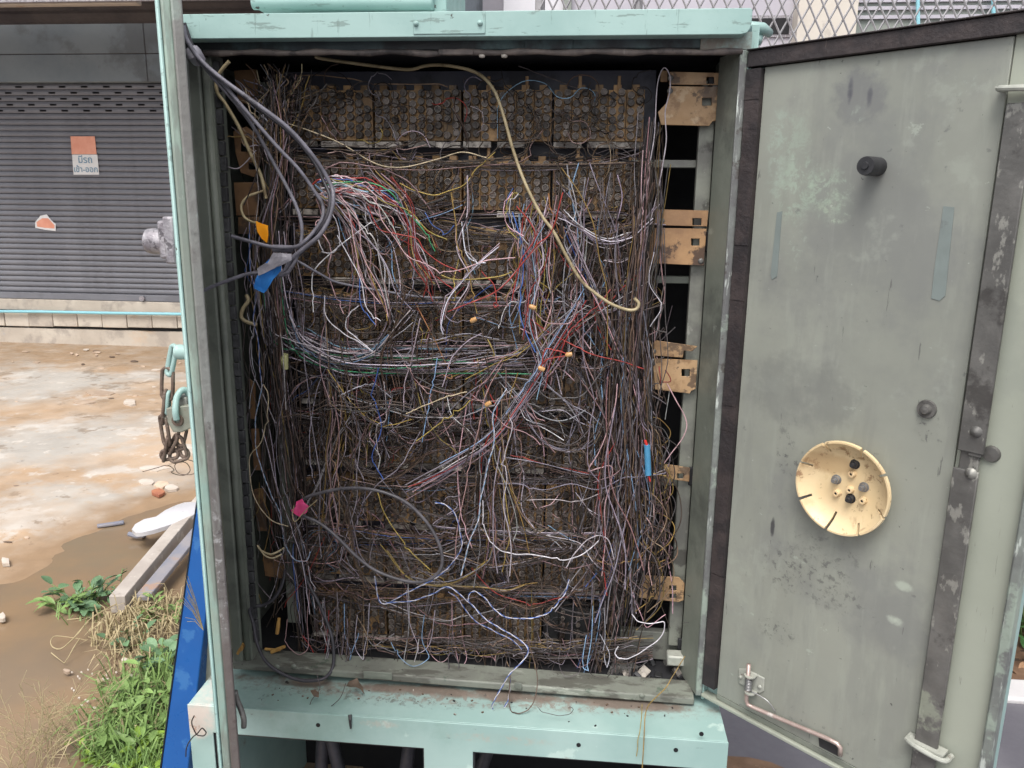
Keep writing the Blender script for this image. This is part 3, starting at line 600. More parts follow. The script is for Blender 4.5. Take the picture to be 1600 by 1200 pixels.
# rack and mounting panel inside
YR = .10
rk0, rk1 = .200, .2285
MB().box(rk0, rk1, YR, YR + .02, .70, 1.87).build('rack_post', M_RACK, cab, bev=.002)
MB().box(.2315, .2445, YR - .012, YR + .05, .67, 1.88).build('rack_wall_post', M_GREEN, cab, bev=.002)
MB().box(-.66, -.635, YR, YR + .02, .70, 1.87).build('rack_post', M_GREEN, cab, bev=.002)
for (py0, py1, px0, m_) in ((250, 262, 1026, M_RACK), (432, 442, 1008, M_GREEN), (990, 1026, 960, M_RACK), (745, 757, 1008, M_RACK)):
    p0, p1 = W(px0, py1, YR + .022), W(1075, py0, YR + .022)
    MB().box(p0.x - .05, rk1, YR + .021, YR + .04, p0.z, p1.z).build('rack_rail', m_, cab, bev=.0015)
YM = .158
p0, p1 = W(441, 112, YM), W(1026, 112, YM)
MB().box(p0.x, p1.x, YM, YM + .006, .74, p0.z).build('mounting_panel', M_PANELN, cab, bev=.001)
b = MB(); q = W(1055, 1030, .07); b.box(q.x - .018, q.x + .03, .06, .09, q.z - .012, q.z + .012); b.build('rack_foot', M_ZINCP, cab, bev=.004)
for px, py, yy in ((1069, 1012, .095), (1140 - 22, 135, .095), (1120, 352, .09), (1087, 745, .095), (1115, 378, .09)):
    c = W(px, py, yy); a = MB(); a.box(c.x - .014, c.x + .008, yy, yy + .012, c.z - .020, c.z + .020); o = a.build('rack_lug', M_INT, cab, bev=.002)
    MB().lathe([(0, .006), (.006, .006), (.007, 0)], 10, Matrix.Translation(c) @ Matrix.Rotation(math.pi / 2, 4, 'X')).build('lug_bolt', M_BAR, o, smooth='auto')
# tan brackets
def bracket(outer, holes, m, Y, screws=(), lab=None):
    b = MB(); b.plate([tuple(W(x, y, Y)) for x, y in outer], [[tuple(W(x, y, Y)) for x, y in h] for h in holes], .003)
    o = b.build('cable_bracket', m, cab, bev=.0008, seg=1)
    if lab: o['label'] = lab
    for x, y in screws:
        c = W(x, y, Y - .0005); MB().lathe([(0, .002), (.003, .0018), (.0052, .0008), (.0055, 0)], 12, Matrix.Translation(c) @ Matrix.Rotation(math.pi / 2, 4, 'X')).build('screw', M_BAR, o, smooth=True)
    return o
def sq(x0, y0, x1, y1): return [(x0, y0), (x1, y0), (x1, y1), (x0, y1)]
YK = .085
bracket([(1047, 112), (1127, 114), (1125, 133), (1045, 132)], [sq(1104, 120, 1116, 131)], M_TAN, YK, [(1048, 122)])
bracket([(1045, 134.5), (1125, 135.5), (1121, 188), (1113, 190), (1108, 197), (1033, 195), (1028, 175), (1042, 160)], [sq(1097, 153, 1112, 165)], M_TAN, YK, [(1047, 142)])
bracket([(1032, 110), (1043, 110), (1043, 128), (1032, 128)], [], M_TAN, YK + .03)
bracket([(1025, 327), (1107, 329), (1105, 354), (1022, 352)], [sq(1082, 341, 1096, 352)], M_TANSOOT, YK, [(1034, 345)], 'soot-blackened upper bracket')
bracket([(1022, 356), (1104, 357.5), (1100, 415), (1010, 411), (1014, 380)], [sq(1080, 373, 1093, 384)], M_TANSOOT, YK, [(1031, 363), (1095, 408)], 'soot-blackened lower bracket')
bracket([(1013, 545), (1025, 532), (1090, 541), (1082, 549), (1069, 548), (1067, 559), (1013, 555)], [], M_TAN, YK, [(1021, 549)], 'broken stepped bracket')
bracket([(1013, 560), (1090, 563), (1087, 608), (1080, 611), (1078, 615), (1010, 607), (1009, 575)], [sq(1065, 577, 1078, 588)], M_TAN, YK, [(1020, 568)])
bracket([(1012, 721), (1078, 731), (1077, 753), (1006, 743)], [sq(1058, 740, 1068, 748)], M_TAN, YK)
bracket([(1005, 899), (1061, 902), (1070, 912), (1068, 938), (1060, 941), (998, 934)], [sq(1046, 915, 1057, 923), sq(1046, 928, 1057, 935)], M_TAN, YK)
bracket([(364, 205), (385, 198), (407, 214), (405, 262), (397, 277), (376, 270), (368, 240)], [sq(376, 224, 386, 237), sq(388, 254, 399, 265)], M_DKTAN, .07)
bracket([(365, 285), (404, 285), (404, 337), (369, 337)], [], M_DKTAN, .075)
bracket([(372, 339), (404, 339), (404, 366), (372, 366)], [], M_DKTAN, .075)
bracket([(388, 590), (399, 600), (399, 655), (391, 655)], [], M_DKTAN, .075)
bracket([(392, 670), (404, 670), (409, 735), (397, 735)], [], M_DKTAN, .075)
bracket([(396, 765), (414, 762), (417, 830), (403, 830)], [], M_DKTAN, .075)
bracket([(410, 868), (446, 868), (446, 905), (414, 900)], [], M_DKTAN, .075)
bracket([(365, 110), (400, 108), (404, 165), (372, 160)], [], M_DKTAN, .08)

# ------------------------------------------------------------------ terminal blocks (nine rows of four)
YBK = .118
rows_px = [228, 335, 443, 541, 634, 731, 826, 912, 1003]      # lower edge of each row, px at x ~ 700
row_z = [W(700, y, YBK).z for y in rows_px]
colx = [W(447, 148, YBK).x + k * (W(1010, 148, YBK).x - W(447, 148, YBK).x) / 4 for k in range(5)]
BW = colx[1] - colx[0]; BH = .112
ordn = ['first', 'second', 'third', 'fourth']; rown = ['top', 'second', 'third', 'fourth', 'middle', 'sixth', 'seventh', 'eighth', 'bottom']
M_RIM = mat('pale_cap_rim', (.25, .225, .20), (.13, .115, .10), 80, .4, bump=.1, layers=[((.04, .035, .03), 50, .56, .08, .8)], rand=.6)  # rim faces coloured paler than the cap centres
def cap_mesh(name):
    mb = MB(); r = .0068
    mb.lathe([(r, 0.010), (r, -.0055), (r * .93, -.007), (r * .80, -.0072), (r * .74, -.0058), (r * .2, -.0054), (0, -.0054)], 14)
    mb.box(-r * .62, r * .62, -.0009, .0009, -.0066, -.0055)
    me = bpy.data.meshes.new(name); R_ = Matrix.Rotation(-math.pi / 2, 4, 'X')
    vs = [R_ @ Vector(v) for v in mb.v]; me.from_pydata([tuple(v) for v in vs], [], mb.f); me.materials.append(M_CAP); me.materials.append(M_RIM); me.polygons.foreach_set('material_index', [1 if (i < 14 * 6 and i % 6 in (1, 2)) else 0 for i in range(len(mb.f))]); me.shade_smooth(); me.set_sharp_from_angle(angle=math.radians(40)); return me
CAPM = cap_mesh('screw_cap')
NS = 5; SW = (BW - .004) / NS
def strip_mesh():
    mb = MB(); mb.box(.0006, SW - .0006, -.012, .026, .014, BH - .004)
    mb.box(SW * .28, SW * .70, -.006, .012, BH - .0038, BH + .006)
    me = bpy.data.meshes.new('terminal_strip'); me.from_pydata([tuple(v) for v in mb.v], [], mb.f); return me
STM = strip_mesh(); STM.materials.append(M_STRIP); STM2 = STM.copy(); STM2.materials.clear(); STM2.materials.append(M_STRIPL)
def lab_mesh():
    mb = MB(); mb.box(.001, SW * 1.6, -.018, .0, 0, .011); me = bpy.data.meshes.new('label_tab'); me.from_pydata([tuple(v) for v in mb.v], [], mb.f); me.materials.append(M_LABEL); return me
LBM = lab_mesh()
def pin_mesh():
    mb = MB(); mb.tube([(0, 0, 0), (0, 0, .028)], .0032, 8); me = bpy.data.meshes.new('tan_pin'); me.from_pydata([tuple(v) for v in mb.v], [], mb.f); me.materials.append(M_TAN); return me
PNM = pin_mesh()
def link(name, me, parent, loc, rot=None, sc=None):
    o = bpy.data.objects.new(name, me); COL.objects.link(o); o.parent = parent; o.location = loc
    if rot: o.rotation_euler = rot
    if sc: o.scale = sc
    return o
cap_pos = []
for r in range(9):
    for c in range(4):
        x0_ = colx[c] + .001; z0_ = row_z[r] - .004
        if r == 8 and c == 3:
            lab = 'black plastic terminal block with silver pins at the right end of the bottom row'
        else:
            lab = 'sooty screw terminal block, %s from the left in the %s row behind the wires' % (ordn[c], rown[r])
        t = thing('terminal_block', lab, 'terminal block', (x0_, YBK + .012, z0_), group='terminal blocks in nine rows')
        black = (r == 8 and c == 3)
        back = MB().box(x0_, x0_ + BW - .003, YBK + .030, YBK + .036, z0_ + .010, z0_ + BH - .006).build('back_plate', M_BLKBLOCK, t)
        for k in range(NS):
            dep = rnd.uniform(-.0015, .0015)
            clean = (r == 8 and c == 2) or rnd.random() < .10
            so = link('terminal_strip', (STM2 if clean else STM), t, (.0005 + k * SW, dep, 0))
            if black: so.data = STM.copy(); so.data.materials.clear(); so.data.materials.append(M_BLKBLOCK)
            for q in range(2):
                for j in range(6):
                    if rnd.random() < .03: continue
                    cx = k * SW + SW * (.27 + .48 * q) + rnd.uniform(-.0007, .0007); cz = .023 + j * .0150 + (.0045 if q else 0) + rnd.uniform(-.0008, .0008)
                    if cz > BH - .008: continue
                    if black:
                        if q: continue
                        mb = None; o = link('contact_pin', CAPM, t, (cx, dep - .014, cz), None, (.7, .7, .7)); 
                    else:
                        o = link('screw_cap', CAPM, t, (cx, dep - .0155 + rnd.uniform(-.002, .0015), cz), (rnd.uniform(-.12, .12), rnd.uniform(0, 3), rnd.uniform(-.12, .12)))
                    cap_pos.append((x0_ + cx, YBK + .012 + dep - .018, z0_ + cz, r))
        for k in (0, 2, 4):
            if rnd.random() < .85: link('label_tab', LBM, t, (k * SW * .97 + (0 if k < 4 else -.012), rnd.uniform(-.001, .001), rnd.uniform(0, .002)), None, (1 if k < 4 else .9, 1, 1))
        for k in range(3):
            if (r, c) in ((0, 2), (0, 3), (1, 3), (1, 2), (7, 2), (7, 3)) and k < 2: link('tan_pin', PNM, t, ((.28 + .42 * k) * BW, -.004, BH - .006))

# ------------------------------------------------------------------ right door (folded well open)
AD = math.radians(42.5); HX, HZ = .266, 0
dvec = np.array([math.cos(AD), -math.sin(AD)]); nvec = np.array([dvec[1], -dvec[0]])
rd = bpy.data.objects.new('right_door', None); COL.objects.link(rd); rd.parent = cab
rd.location = Vector((.266, 0, 0)) - cab.location; rd.rotation_euler = (0, 0, -AD)
rd['label'] = 'right door swung wide open, grey green inner face'
def DS(px, py, off=0.0):                     # pixel -> (s, z) on the door's inner face, off in front of it
    r = ray(px, py); hx, hy = .266 - off * math.sin(AD), -off * math.cos(AD)
    t = (hx * nvec[0] + (hy - CAMY) * nvec[1]) / (r[0] * nvec[0] + r[1] * nvec[1]); q = r * t
    return ((q[0] - .266) * dvec[0] + (q[1] + CAMY) * dvec[1], q[2] + CAMZ)
def DP(px, py, off=0.0):
    s_, z_ = DS(px, py, off); return Vector((s_, -off, z_))
DZ0, DZ1 = .652, 1.905
def dbox(name, x0, x1, y0, y1, z0, z1, m, bev=.001, **k): return MB().box(x0, x1, y0, y1, z0, z1).build(name, m, rd, bev=bev, local=True, **k)
dbox('door_skin', .001, .523, .012, .034, DZ0, DZ1, M_TURQ2, .003)
dbox('inner_panel', .0325, .410, -.002, .0115, .672, 1.874, M_DOORIN, .001)
dbox('side_channel', .4105, .508, .002, .0115, .672, 1.88, M_PALEG, .001)
dbox('free_edge', .5085, .524, -.012, .0115, DZ0, DZ1, M_JAMB, .003)
dbox('bottom_flange', .0005, .508, -.010, .0115, .6525, .6595, M_PALEG, .0015)
dbox('bottom_step', .0325, .508, -.003, .0115, .6605, .6715, M_GREEN, .001)
b = MB()
for i in range(24):
    z0_ = .684 + i * (1.872 - .684) / 24; z1_ = .684 + (i + 1) * (1.872 - .684) / 24
    b.box(.0035 + rnd.uniform(-.0008, .0008), .0318, -.012 + rnd.uniform(-.0012, .0012), .011, z0_ + (.0015 if i == 5 else -.0), z1_)
b.build('hinge_side_gasket', M_GASKET, rd, local=True)
b = MB()
b.box(.0035, .508, -.012, .0115, 1.8755, 1.9015); b.box(.002, .5075, -.016, .0115, 1.902, 1.9045)
b.build('top_gasket', M_GASKET, rd, local=True, bev=.0012)
# lock bars
def dpoly(name, px, off, th, m, bev=.001, parent=None):
    b = MB(); b.plate([tuple(DP(x, y, off)) for x, y in px], [], th); return b.build(name, m, parent or rd, bev=bev, local=True)
lb = .4165
dbox('lock_bar', lb, lb + .036, -.018, -.011, 1.290, 1.785, M_BAR, .0015)
dbox('lock_bar', lb - .002, lb + .0335, -.018, -.011, .60 + .085, 1.262, M_BAR, .0015)
dbox('lock_bar_link', lb + .003, lb + .030, -.012, -.004, 1.225, 1.325, M_BAR, .002)
for px, py in ((1525, 675), (1517, 740)):
    c = DP(px, py, .018); MB().lathe([(0, .006), (.005, .005), (.009, 0)], 14, Matrix.Translation(c) @ Matrix.Rotation(math.pi / 2, 4, 'X')).build('rivet', M_BAR, rd, smooth=True, local=True)
c = DP(1525, 704, .012); MB().box(c.x - .009, c.x + .009, -.016, -.008, c.z - .009, c.z + .009).build('square_spindle', M_BAR, rd, local=True, bev=.001)
MB().lathe([(0, .002), (.011, .001), (.013, -.004)], 18, Matrix.Translation((c.x + .017, -.002, c.z - .004)) @ Matrix.Rotation(math.pi / 2, 4, 'X')).build('cam_disc', M_BAR, rd, local=True, smooth='auto')
def guide(z0_, m):
    b = MB(); pts = [(lb - .007, -.004, z0_), (lb - .007, -.026, z0_ + .0), (lb + .045, -.028, z0_ - .004), (lb + .052, -.004, z0_ - .004)]
    b.tube(cat_rom(pts, 5), .0042, 8); b.box(lb - .014, lb + .046, -.027, -.004, z0_ + .0005, z0_ + .0035); return b.build('bar_guide', m, rd, local=True, smooth='auto')
g0 = DS(1587, 137, .02); guide(g0[1], M_ZINCP); g0 = DS(1468, 1178, .02); guide(g0[1], M_ZINCP)
# black knob
c = DP(1352, 259, .045); cz = c.z; cx = c.x
b = MB(); b.lathe([(.0, .003), (.005, .003), (.006, 0), (.0135, 0), (.0145, -.003), (.0145, -.045)], 20, Matrix.Translation((cx, -.045, cz)) @ Matrix.Rotation(math.pi / 2, 4, 'X')); b.build('rubber_buffer', M_BLACK, rd, smooth='auto', local=True)
c = DP(1446, 640, .008)
b = MB(); b.lathe([(0, .008), (.006, .007), (.0085, .003), (.0088, 0), (.014, 0), (.015, -.004)], 18, Matrix.Translation((c.x, -.006, c.z)) @ Matrix.Rotation(math.pi / 2, 4, 'X')); b.build('dome_bolt', M_BAR, rd, smooth='auto', local=True)
# cream resin dish with slots
c = DP(1322, 760, .012); R90 = Matrix.Rotation(math.pi / 2, 4, 'X')
MD = Matrix.Translation((c.x, -.003, c.z)) @ R90
n = 96; prof = [(.0005, .009), (.036, .009), (.050, .0095), (.063, .014), (.072, .022), (.0775, .029), (.0805, .029), (.0815, .024), (.072, .012), (.060, .0045), (.040, .003), (.0005, .003)]
slots = [18, 31, 42, 55, 68, 79, 90, 8]
b = MB(); vs = []; P_ = len(prof)
for k in range(n):
    a = 2 * math.pi * k / n
    for r_, h in prof: vs.append(MD @ Vector((r_ * math.cos(a), r_ * math.sin(a), h)))
fs = []; outer = [4, 5, 6, 7, 8]
for k in range(n):
    k2 = (k + 1) % n; sl_ = k in slots; j0 = 2 if k == 68 else 3
    for j in range(P_ - 1):
        if sl_ and j0 <= j <= P_ - 1 - j0: continue
        fs.append((k * P_ + j, k2 * P_ + j, k2 * P_ + j + 1, k * P_ + j + 1))
    if sl_:
        ring = [j for j in range(j0, P_ - j0 + 0)]
        fs.append((k * P_ + j0, k2 * P_ + j0, k2 * P_ + P_ - j0 - 0, k * P_ + P_ - j0 - 0))
    if (k in slots) != (((k - 1) % n) in slots):
        jj = 2 if (k == 68 or k - 1 == 68) else 3
        ll = [k * P_ + j for j in range(jj, P_ - jj + 1)]
        fs.append(tuple(ll))
b.add(vs, fs); b.build('resin_dish', [M_CREAM], rd, smooth='auto', local=True)
for (px, py, kind) in ((1332, 727, 'b'), (1303, 751, 'n'), (1346, 763, 'n'), (1325, 781, 'b'), (1328, 742, 't'), (1325, 767, 't'), (1304, 772, 't'), (1345, 784, 't')):
    p = DP(px, py, .022)
    b = MB(); M_ = Matrix.Translation((p.x, -.012, p.z)) @ R90
    if kind == 't':
        b.lathe([(.0022, .006), (.0026, .0075), (.0052, .0072), (.006, .004), (.0072, -.002)], 14, M_); b.build('resin_boss', M_CREAMD, rd, smooth='auto', local=True)
        b = MB(); b.cyl(M_ @ Vector((0, 0, .003)), M_ @ Vector((0, 0, .0062)), .0022, 8); b.build('boss_hole', M_DARK, rd, local=True)
    else:
        b.lathe([(0, .014), (.0035, .014), (.004, .0125), (.004, .008), (.0062, .008), (.0068, .001), (.0085, .001), (.0085, -.002)], 14, M_); b.build('dish_bolt', M_BLACK if kind == 'b' else M_STEEL, rd, smooth='auto', local=True)
# spring latch and draw rod
def dp(px, py, off): return DP(px, py, off)
b = MB(); b.plate([tuple(dp(x, y, .006)) for x, y in ((1154, 1045), (1165, 1045), (1194, 1060), (1193, 1080), (1186, 1084), (1172, 1076), (1154, 1068))], [], .004); lp_ = b.build('latch_plate', M_ZINCP, rd, bev=.0015, local=True)
for y0_ in (1057, 1083):
    c = dp(1170, y0_, .020); M_ = Matrix.Translation((c.x, -.016, c.z))
    b = MB(); b.lathe([(.0045, -.0012), (.0105, -.0012), (.0105, .0012), (.0045, .0012), (.0045, -.0012)], 18, M_); b.box(c.x - .0103, c.x + .0103, -.016, -.0055, c.z - .0011, c.z + .0011); b.build('latch_eye', M_ZINCP, rd, local=True, smooth='auto')
c = dp(1169, 1070, .017); pts = []
for k in range(90): a = k / 90 * 8 * 2 * math.pi; pts.append((c.x + .0065 * math.cos(a), -.016 + .0065 * math.sin(a), c.z - .012 + .026 * k / 90))
b = MB(); b.tube(pts, .0013, 6); b.tube(cat_rom([pts[0], tuple(dp(1183, 1085, .014)), tuple(dp(1200, 1096, .012)), tuple(dp(1212, 1113, .008))], 5), .0012, 6); b.build('coil_spring', M_STEEL, rd, local=True, smooth=True)
for px, py in ((1157, 1058), (1187, 1073)):
    c = dp(px, py, .007); MB().lathe([(0, .003), (.003, .0026), (.0045, 0)], 10, Matrix.Translation(c) @ R90).build('latch_rivet', M_ZINCP, rd, local=True, smooth=True)
tp = dp(1170, 1038, .017); bt = dp(1166, 1094, .017)
pts = [tuple(tp), tuple(bt), tuple(dp(1168, 1101, .017)), tuple(dp(1176, 1105, .015)), tuple(dp(1230, 1128, .012)), tuple(dp(1295, 1155, .012)), tuple(dp(1308, 1162, .012)), tuple(dp(1313, 1168, .012)), tuple(dp(1313, 1180, .010))]
M_ROSE = mat('pinkish_worn_rod', (.50, .40, .36), (.40, .30, .27), 40, .35, .5, bump=.1, layers=[((.72, .68, .64), 30, .58, .05, .7)])
b = MB(); b.tube(pts, .0042, 10); b.build('draw_rod', M_ROSE, rd, local=True, smooth=True)
dpoly('rod_slot', [(1279, 1153), (1312, 1168), (1310, 1182), (1280, 1166)], .0035, .0012, M_BLACK, 0)
# faded blue grey tape strips on the panel
M_TAPEB = mat('blue_grey_tape', (.20, .235, .225), (.18, .21, .20), 14, .5, bump=.2, layers=[((.14, .15, .15), 22, .6, .06, .6)])
dpoly('tape_strip', [(1474, 322), (1491, 324), (1477, 462), (1468, 470), (1455, 466), (1460, 420)], .0030, .0008, M_TAPEB, 0)
dpoly('tape_strip', [(1214, 332), (1222, 330), (1214, 432), (1206, 437), (1204, 428)], .0030, .0008, M_TAPEB, 0)
for px, py in ((1462, 905), (1470, 870)): pass
# hinge knuckles of the right door
for z0_ in (.70, 1.02, 1.34, 1.70):
    b = MB(); b.tube([(.270, .008, z0_), (.270, .008, z0_ + .10)], .006, 10); b.build('hinge', M_JAMB, cab, smooth='auto')

# ------------------------------------------------------------------ left door (seen almost edge on)
ld = bpy.data.objects.new('left_door', None); COL.objects.link(ld); ld.parent = cab
e1 = Vector((W(284, 0, -.5).x, -.5)); e0 = Vector((W(246, 0, -.5).x, -.5))
hin = Vector((-.752, .0)); d2 = (e1 - hin).normalized(); AL = math.atan2(d2.y, d2.x); LL = (e1 - hin).length
ld.location = Vector((hin.x, hin.y, 0)) - cab.location; ld.rotation_euler = (0, 0, AL)
ld['label'] = 'left door standing open towards the viewer, seen edge on'
# local x along door towards free edge; inner face is +y side (towards the cabinet's middle)
def lbox(name, x0, x1, y0, y1, z0, z1, m, bev=.001): return MB().box(x0, x1, y0, y1, z0, z1).build(name, m, ld, bev=bev, local=True)
M_EDGE = mat('faded_door_edge', (.26, .38, .33), (.30, .36, .30), 7, .5, bump=.2, bscale=50, layers=[((.20, .22, .19), 6, .50, .08, .8, (3, 3, .6)), ((.42, .50, .44), 18, .62, .05, .6), (DIRT, 34, .68, .03, .7)])
M_EDGE2 = mat('grimy_door_edge', (.215, .22, .205), (.17, .165, .155), 8, .5, bump=.45, bscale=60, layers=[((.11, .095, .09), 5, .50, .08, .8, (2, 2, .5)), ((.46, .46, .45), 26, .63, .04, .8, (2, 2, .6)), ((.06, .05, .048), 36, .62, .04, .8), ((.28, .34, .30), 9, .60, .05, .6)],
             spots=[(.54, .90, .4, .22, (.10, .075, .07), .75, 16), (.54, 1.12, .4, .12, (.42, .42, .42), .6, 45), (.54, 1.5, .4, .2, (.26, .28, .26), .5, 20)])
# free edge faces the camera: outer paint, grey centre lip, darker inner lip
lbox('door_skin', .0, LL - .002, -.0305, -.0250, DZ0, DZ1 + .05, M_TURQ, .0035)
lbox('door_core', .01, LL - .031, -.0235, -.006, DZ0, DZ1 + .05, M_GREEN, .001)
lbox('edge_lip', LL - .030, LL - .001, -.0245, -.0125, DZ0, DZ1 + .05, M_EDGE, .003)
lbox('edge_strip', LL - .030, LL + .002, -.0130, .0, DZ0, DZ1 + .05, M_EDGE2, .0025)
b = MB(); hs = [W(367, 1080, -.47), W(370, 1092, -.47), W(377, 1110, -.475), W(381, 1124, -.48), W(381, 1136, -.48)]
b.tube(cat_rom(hs, 4), .0042, 10); b.build('draw_rod', M_BAR, ld, smooth=True)
# cast handle on the outer face
hb = MB(); A = W(262, 375, -.44); 
p0 = W(229, 376, -.45); p1 = W(258, 378, -.45)
prof = [(0, 0), (.012, .0), (.0165, .003), (.018, .012), (.0165, .030), (.009, .033), (.008, .044)]
ax = (p1 - p0).normalized(); Q = ax.to_track_quat('Z', 'Y').to_matrix().to_4x4()
hb.lathe(prof, 18, Matrix.Translation(p0) @ Q)
hb.build('knob', M_HANDLE, ld, smooth='auto')
c = W(268, 375, -.45); hb = MB(); hb.box(c.x - .0085, c.x + .004, -.47, -.43, c.z - .024, c.z + .026); hb.box(c.x + .0045, c.x + .02, -.48, -.42, c.z - .030, c.z + .032); hb.build('handle_plate', M_HANDLE, ld, bev=.003)
# hasp ears
c0_, c1_ = W(270, 548, -.46), W(292, 560, -.46)
hs_ = MB(); M_ = Matrix.Translation(W(281, 550, -.455)) @ Matrix.Rotation(math.pi / 2, 4, 'Y'); hs_.lathe([(0, -.006), (.010, -.005), (.011, 0), (.010, .012), (0, .013)], 14, M_); hs_.build('hasp_boss', M_TURQ2, ld, smooth='auto')
hb = MB(); c = W(288, 640, -.45); hb.box(c.x - .010, c.x + .012, -.462, -.438, c.z - .004, c.z + .022); hb.build('hasp_staple', M_BAR, ld, bev=.003)
# chain, shackle and padlock
chn = thing('rusty_chain', 'short rusty chain hanging in a loop from the left door edge', 'chain', tuple(W(270, 718, -.45)))
def chain_link(a, bb, wid=.009, r=.0024, tw=0, m=M_CHAIN, nm='chain_link'):
    a, bb = Vector(a), Vector(bb); ax = (bb - a); L_ = ax.length; ax.normalize()
    side = ax.cross(Vector((math.sin(tw), math.cos(tw), 0))).normalized(); pts = []
    for k in range(20):
        t = 2 * math.pi * k / 20; ca, sa = math.cos(t), math.sin(t)
        u = (L_ / 2 - wid * .6) * (1 if ca > 0 else -1) + ca * wid * .9 if abs(ca) > .15 else (L_ / 2 - wid * .6) * ca / .15 + ca * wid * .9
        pts.append(a + ax * (L_ / 2 + u) + side * (sa * wid))
    b = MB(); b.tube(pts, r, 8, closed=True); return b.build(nm, m, chn, smooth=True)
def wl(px, py, y=-.455): return W(px, py, y)
seq = [((272, 542), (264, 584), .0045, .0034, .3, M_TURQ2), ((262, 578), (261, 622), .0095, .0026, .2, M_CHAIN), ((259, 612), (255, 660), .006, .0026, 1.3, M_CHAIN), ((254, 652), (261, 694), .008, .0026, .5, M_CHAIN),
       ((262, 684), (256, 718), .006, .0026, 1.2, M_CHAIN), ((254, 712), (276, 708), .007, .0026, .2, M_CHAIN), ((268, 715), (292, 708), .008, .0026, .6, M_CHAIN), ((288, 712), (279, 684), .007, .0026, .4, M_CHAIN),
       ((264, 706), (276, 682), .006, .0026, .9, M_CHAIN), ((281, 694), (287, 668), .006, .0024, .2, M_CHAIN), ((264, 614), (262, 645), .0045, .0028, 1.4, M_TURQ2)]
for a, bb, wdt, r_, tw, m_ in seq: chain_link(wl(*a), wl(*bb), wdt, r_, tw, m_)
pl = thing('padlock', 'weathered grey padlock with pale green shackle locked to the chain', 'padlock', tuple(W(280, 675, -.468)))
b = MB(); b.plate([tuple(W(x, y, -.472)) for x, y in ((259, 638), (298, 633), (301, 668), (284, 676), (270, 676), (261, 660))], [], .018); b.build('lock_body', M_LOCK, pl, bev=.002)
b = MB(); b.tube(cat_rom([W(276, 656, -.478), W(274, 642, -.479), W(276, 622, -.470), W(284, 610, -.462), W(293, 612, -.455), W(296, 628, -.45)], 6), .0044, 10); b.build('shackle', M_TURQ2, pl, smooth=True)
b = MB(); b.lathe([(.004, .001), (.008, .001), (.009, -.002)], 16, Matrix.Translation(W(277, 657, -.474)) @ R90); b.build('keyhole_ring', M_CHAIN, pl, smooth='auto')
b = MB(); b.plate([tuple(W(x, y, -.466)) for x, y in ((294, 632), (300, 630), (304, 676), (299, 680), (296, 655))], [], .006); b.build('lock_side', M_ZINCP, pl, bev=.001)
# thin wire tangle below the chain
b = MB(); b.tube(cat_rom([W(x, y, -.45 + .02 * math.sin(x)) for x, y in ((223, 737), (245, 731), (262, 727), (272, 734), (268, 738), (278, 742), (290, 742), (297, 735), (292, 724), (280, 722), (273, 728), (280, 740), (300, 741), (306, 734), (303, 722), (293, 718))], 5), .0006, 5)
o = b.build('thin_wire', M_CHAIN, smooth=True); tag(o, 'thin rusty wire curled below the chain', 'wire'); recenter(o)

# ------------------------------------------------------------------ wires
def WV(px, py, Y):
    v = np.stack([px - 800, py - 600, np.full_like(px, FPX)], 1)
    r = np.stack([v @ _x, v @ _y, v @ _up], 1); t = ((Y - CAMY) / r[:, 1])[:, None]
    p = r * t; p[:, 1] += CAMY; p[:, 2] += CAMZ; return p
def tube_arrays(P, r, n):
    T = np.gradient(P, axis=0); T /= (np.linalg.norm(T, axis=1, keepdims=True) + 1e-12)
    ref = np.array([.25, 1.0, .15]); U = np.cross(T, ref); ln = np.linalg.norm(U, axis=1, keepdims=True); U /= (ln + 1e-6); V = np.cross(T, U)
    a = np.arange(n) * 2 * np.pi / n
    ring = P[:, None, :] + r * (np.cos(a)[None, :, None] * U[:, None, :] + np.sin(a)[None, :, None] * V[:, None, :])
    N = len(P); vs = ring.reshape(-1, 3)
    i = np.arange(N - 1)[:, None]; k = np.arange(n)[None, :]; k2 = (k + 1) % n
    fs = np.stack([i * n + k, i * n + k2, (i + 1) * n + k2, (i + 1) * n + k], 2).reshape(-1, 4)
    return vs, fs, U, V
def wire_mesh(name, wires, n=4):             # wires: list of (P, r, colour)
    VS, FS, CS = [], [], []; off = 0
    for P, r, c in wires:
        vs, fs, _, _ = tube_arrays(P, r, n); VS.append(vs); FS.append(fs + off); off += len(vs)
        CS.append(np.tile(np.array([*c, 1.0]), (len(vs), 1)))
    VS = np.vstack(VS); FS = np.vstack(FS); CS = np.vstack(CS)
    me = bpy.data.meshes.new(name); me.vertices.add(len(VS)); me.vertices.foreach_set('co', VS.ravel())
    me.loops.add(FS.size); me.loops.foreach_set('vertex_index', FS.ravel().astype(np.int32))
    me.polygons.add(len(FS)); me.polygons.foreach_set('loop_start', np.arange(0, FS.size, 4, dtype=np.int32)); me.polygons.foreach_set('loop_total', np.full(len(FS), 4, dtype=np.int32))
    me.polygons.foreach_set('use_smooth', np.ones(len(FS), dtype=bool))
    me.update(calc_edges=True)
    at = me.color_attributes.new('Col', 'FLOAT_COLOR', 'POINT'); at.data.foreach_set('color', CS.ravel())
    me.materials.append(M_WIRE); o = bpy.data.objects.new(name, me); COL.objects.link(o); return o
C = dict(lav=(.30, .265, .315), pale=(.52, .47, .51), white=(.72, .69, .74), brown=(.085, .060, .048), dark=(.026, .020, .019), grey=(.12, .102, .104), umber=(.125, .080, .058),
         pink=(.38, .235, .24), red=(.40, .050, .042), yellow=(.44, .33, .09), ochre=(.33, .22, .07), blue=(.07, .15, .45), sky=(.26, .42, .62), green=(.06, .30, .15), orange=(.42, .19, .08), cream=(.55, .45, .30), rose=(.62, .40, .42), tan=(.30, .20, .13))
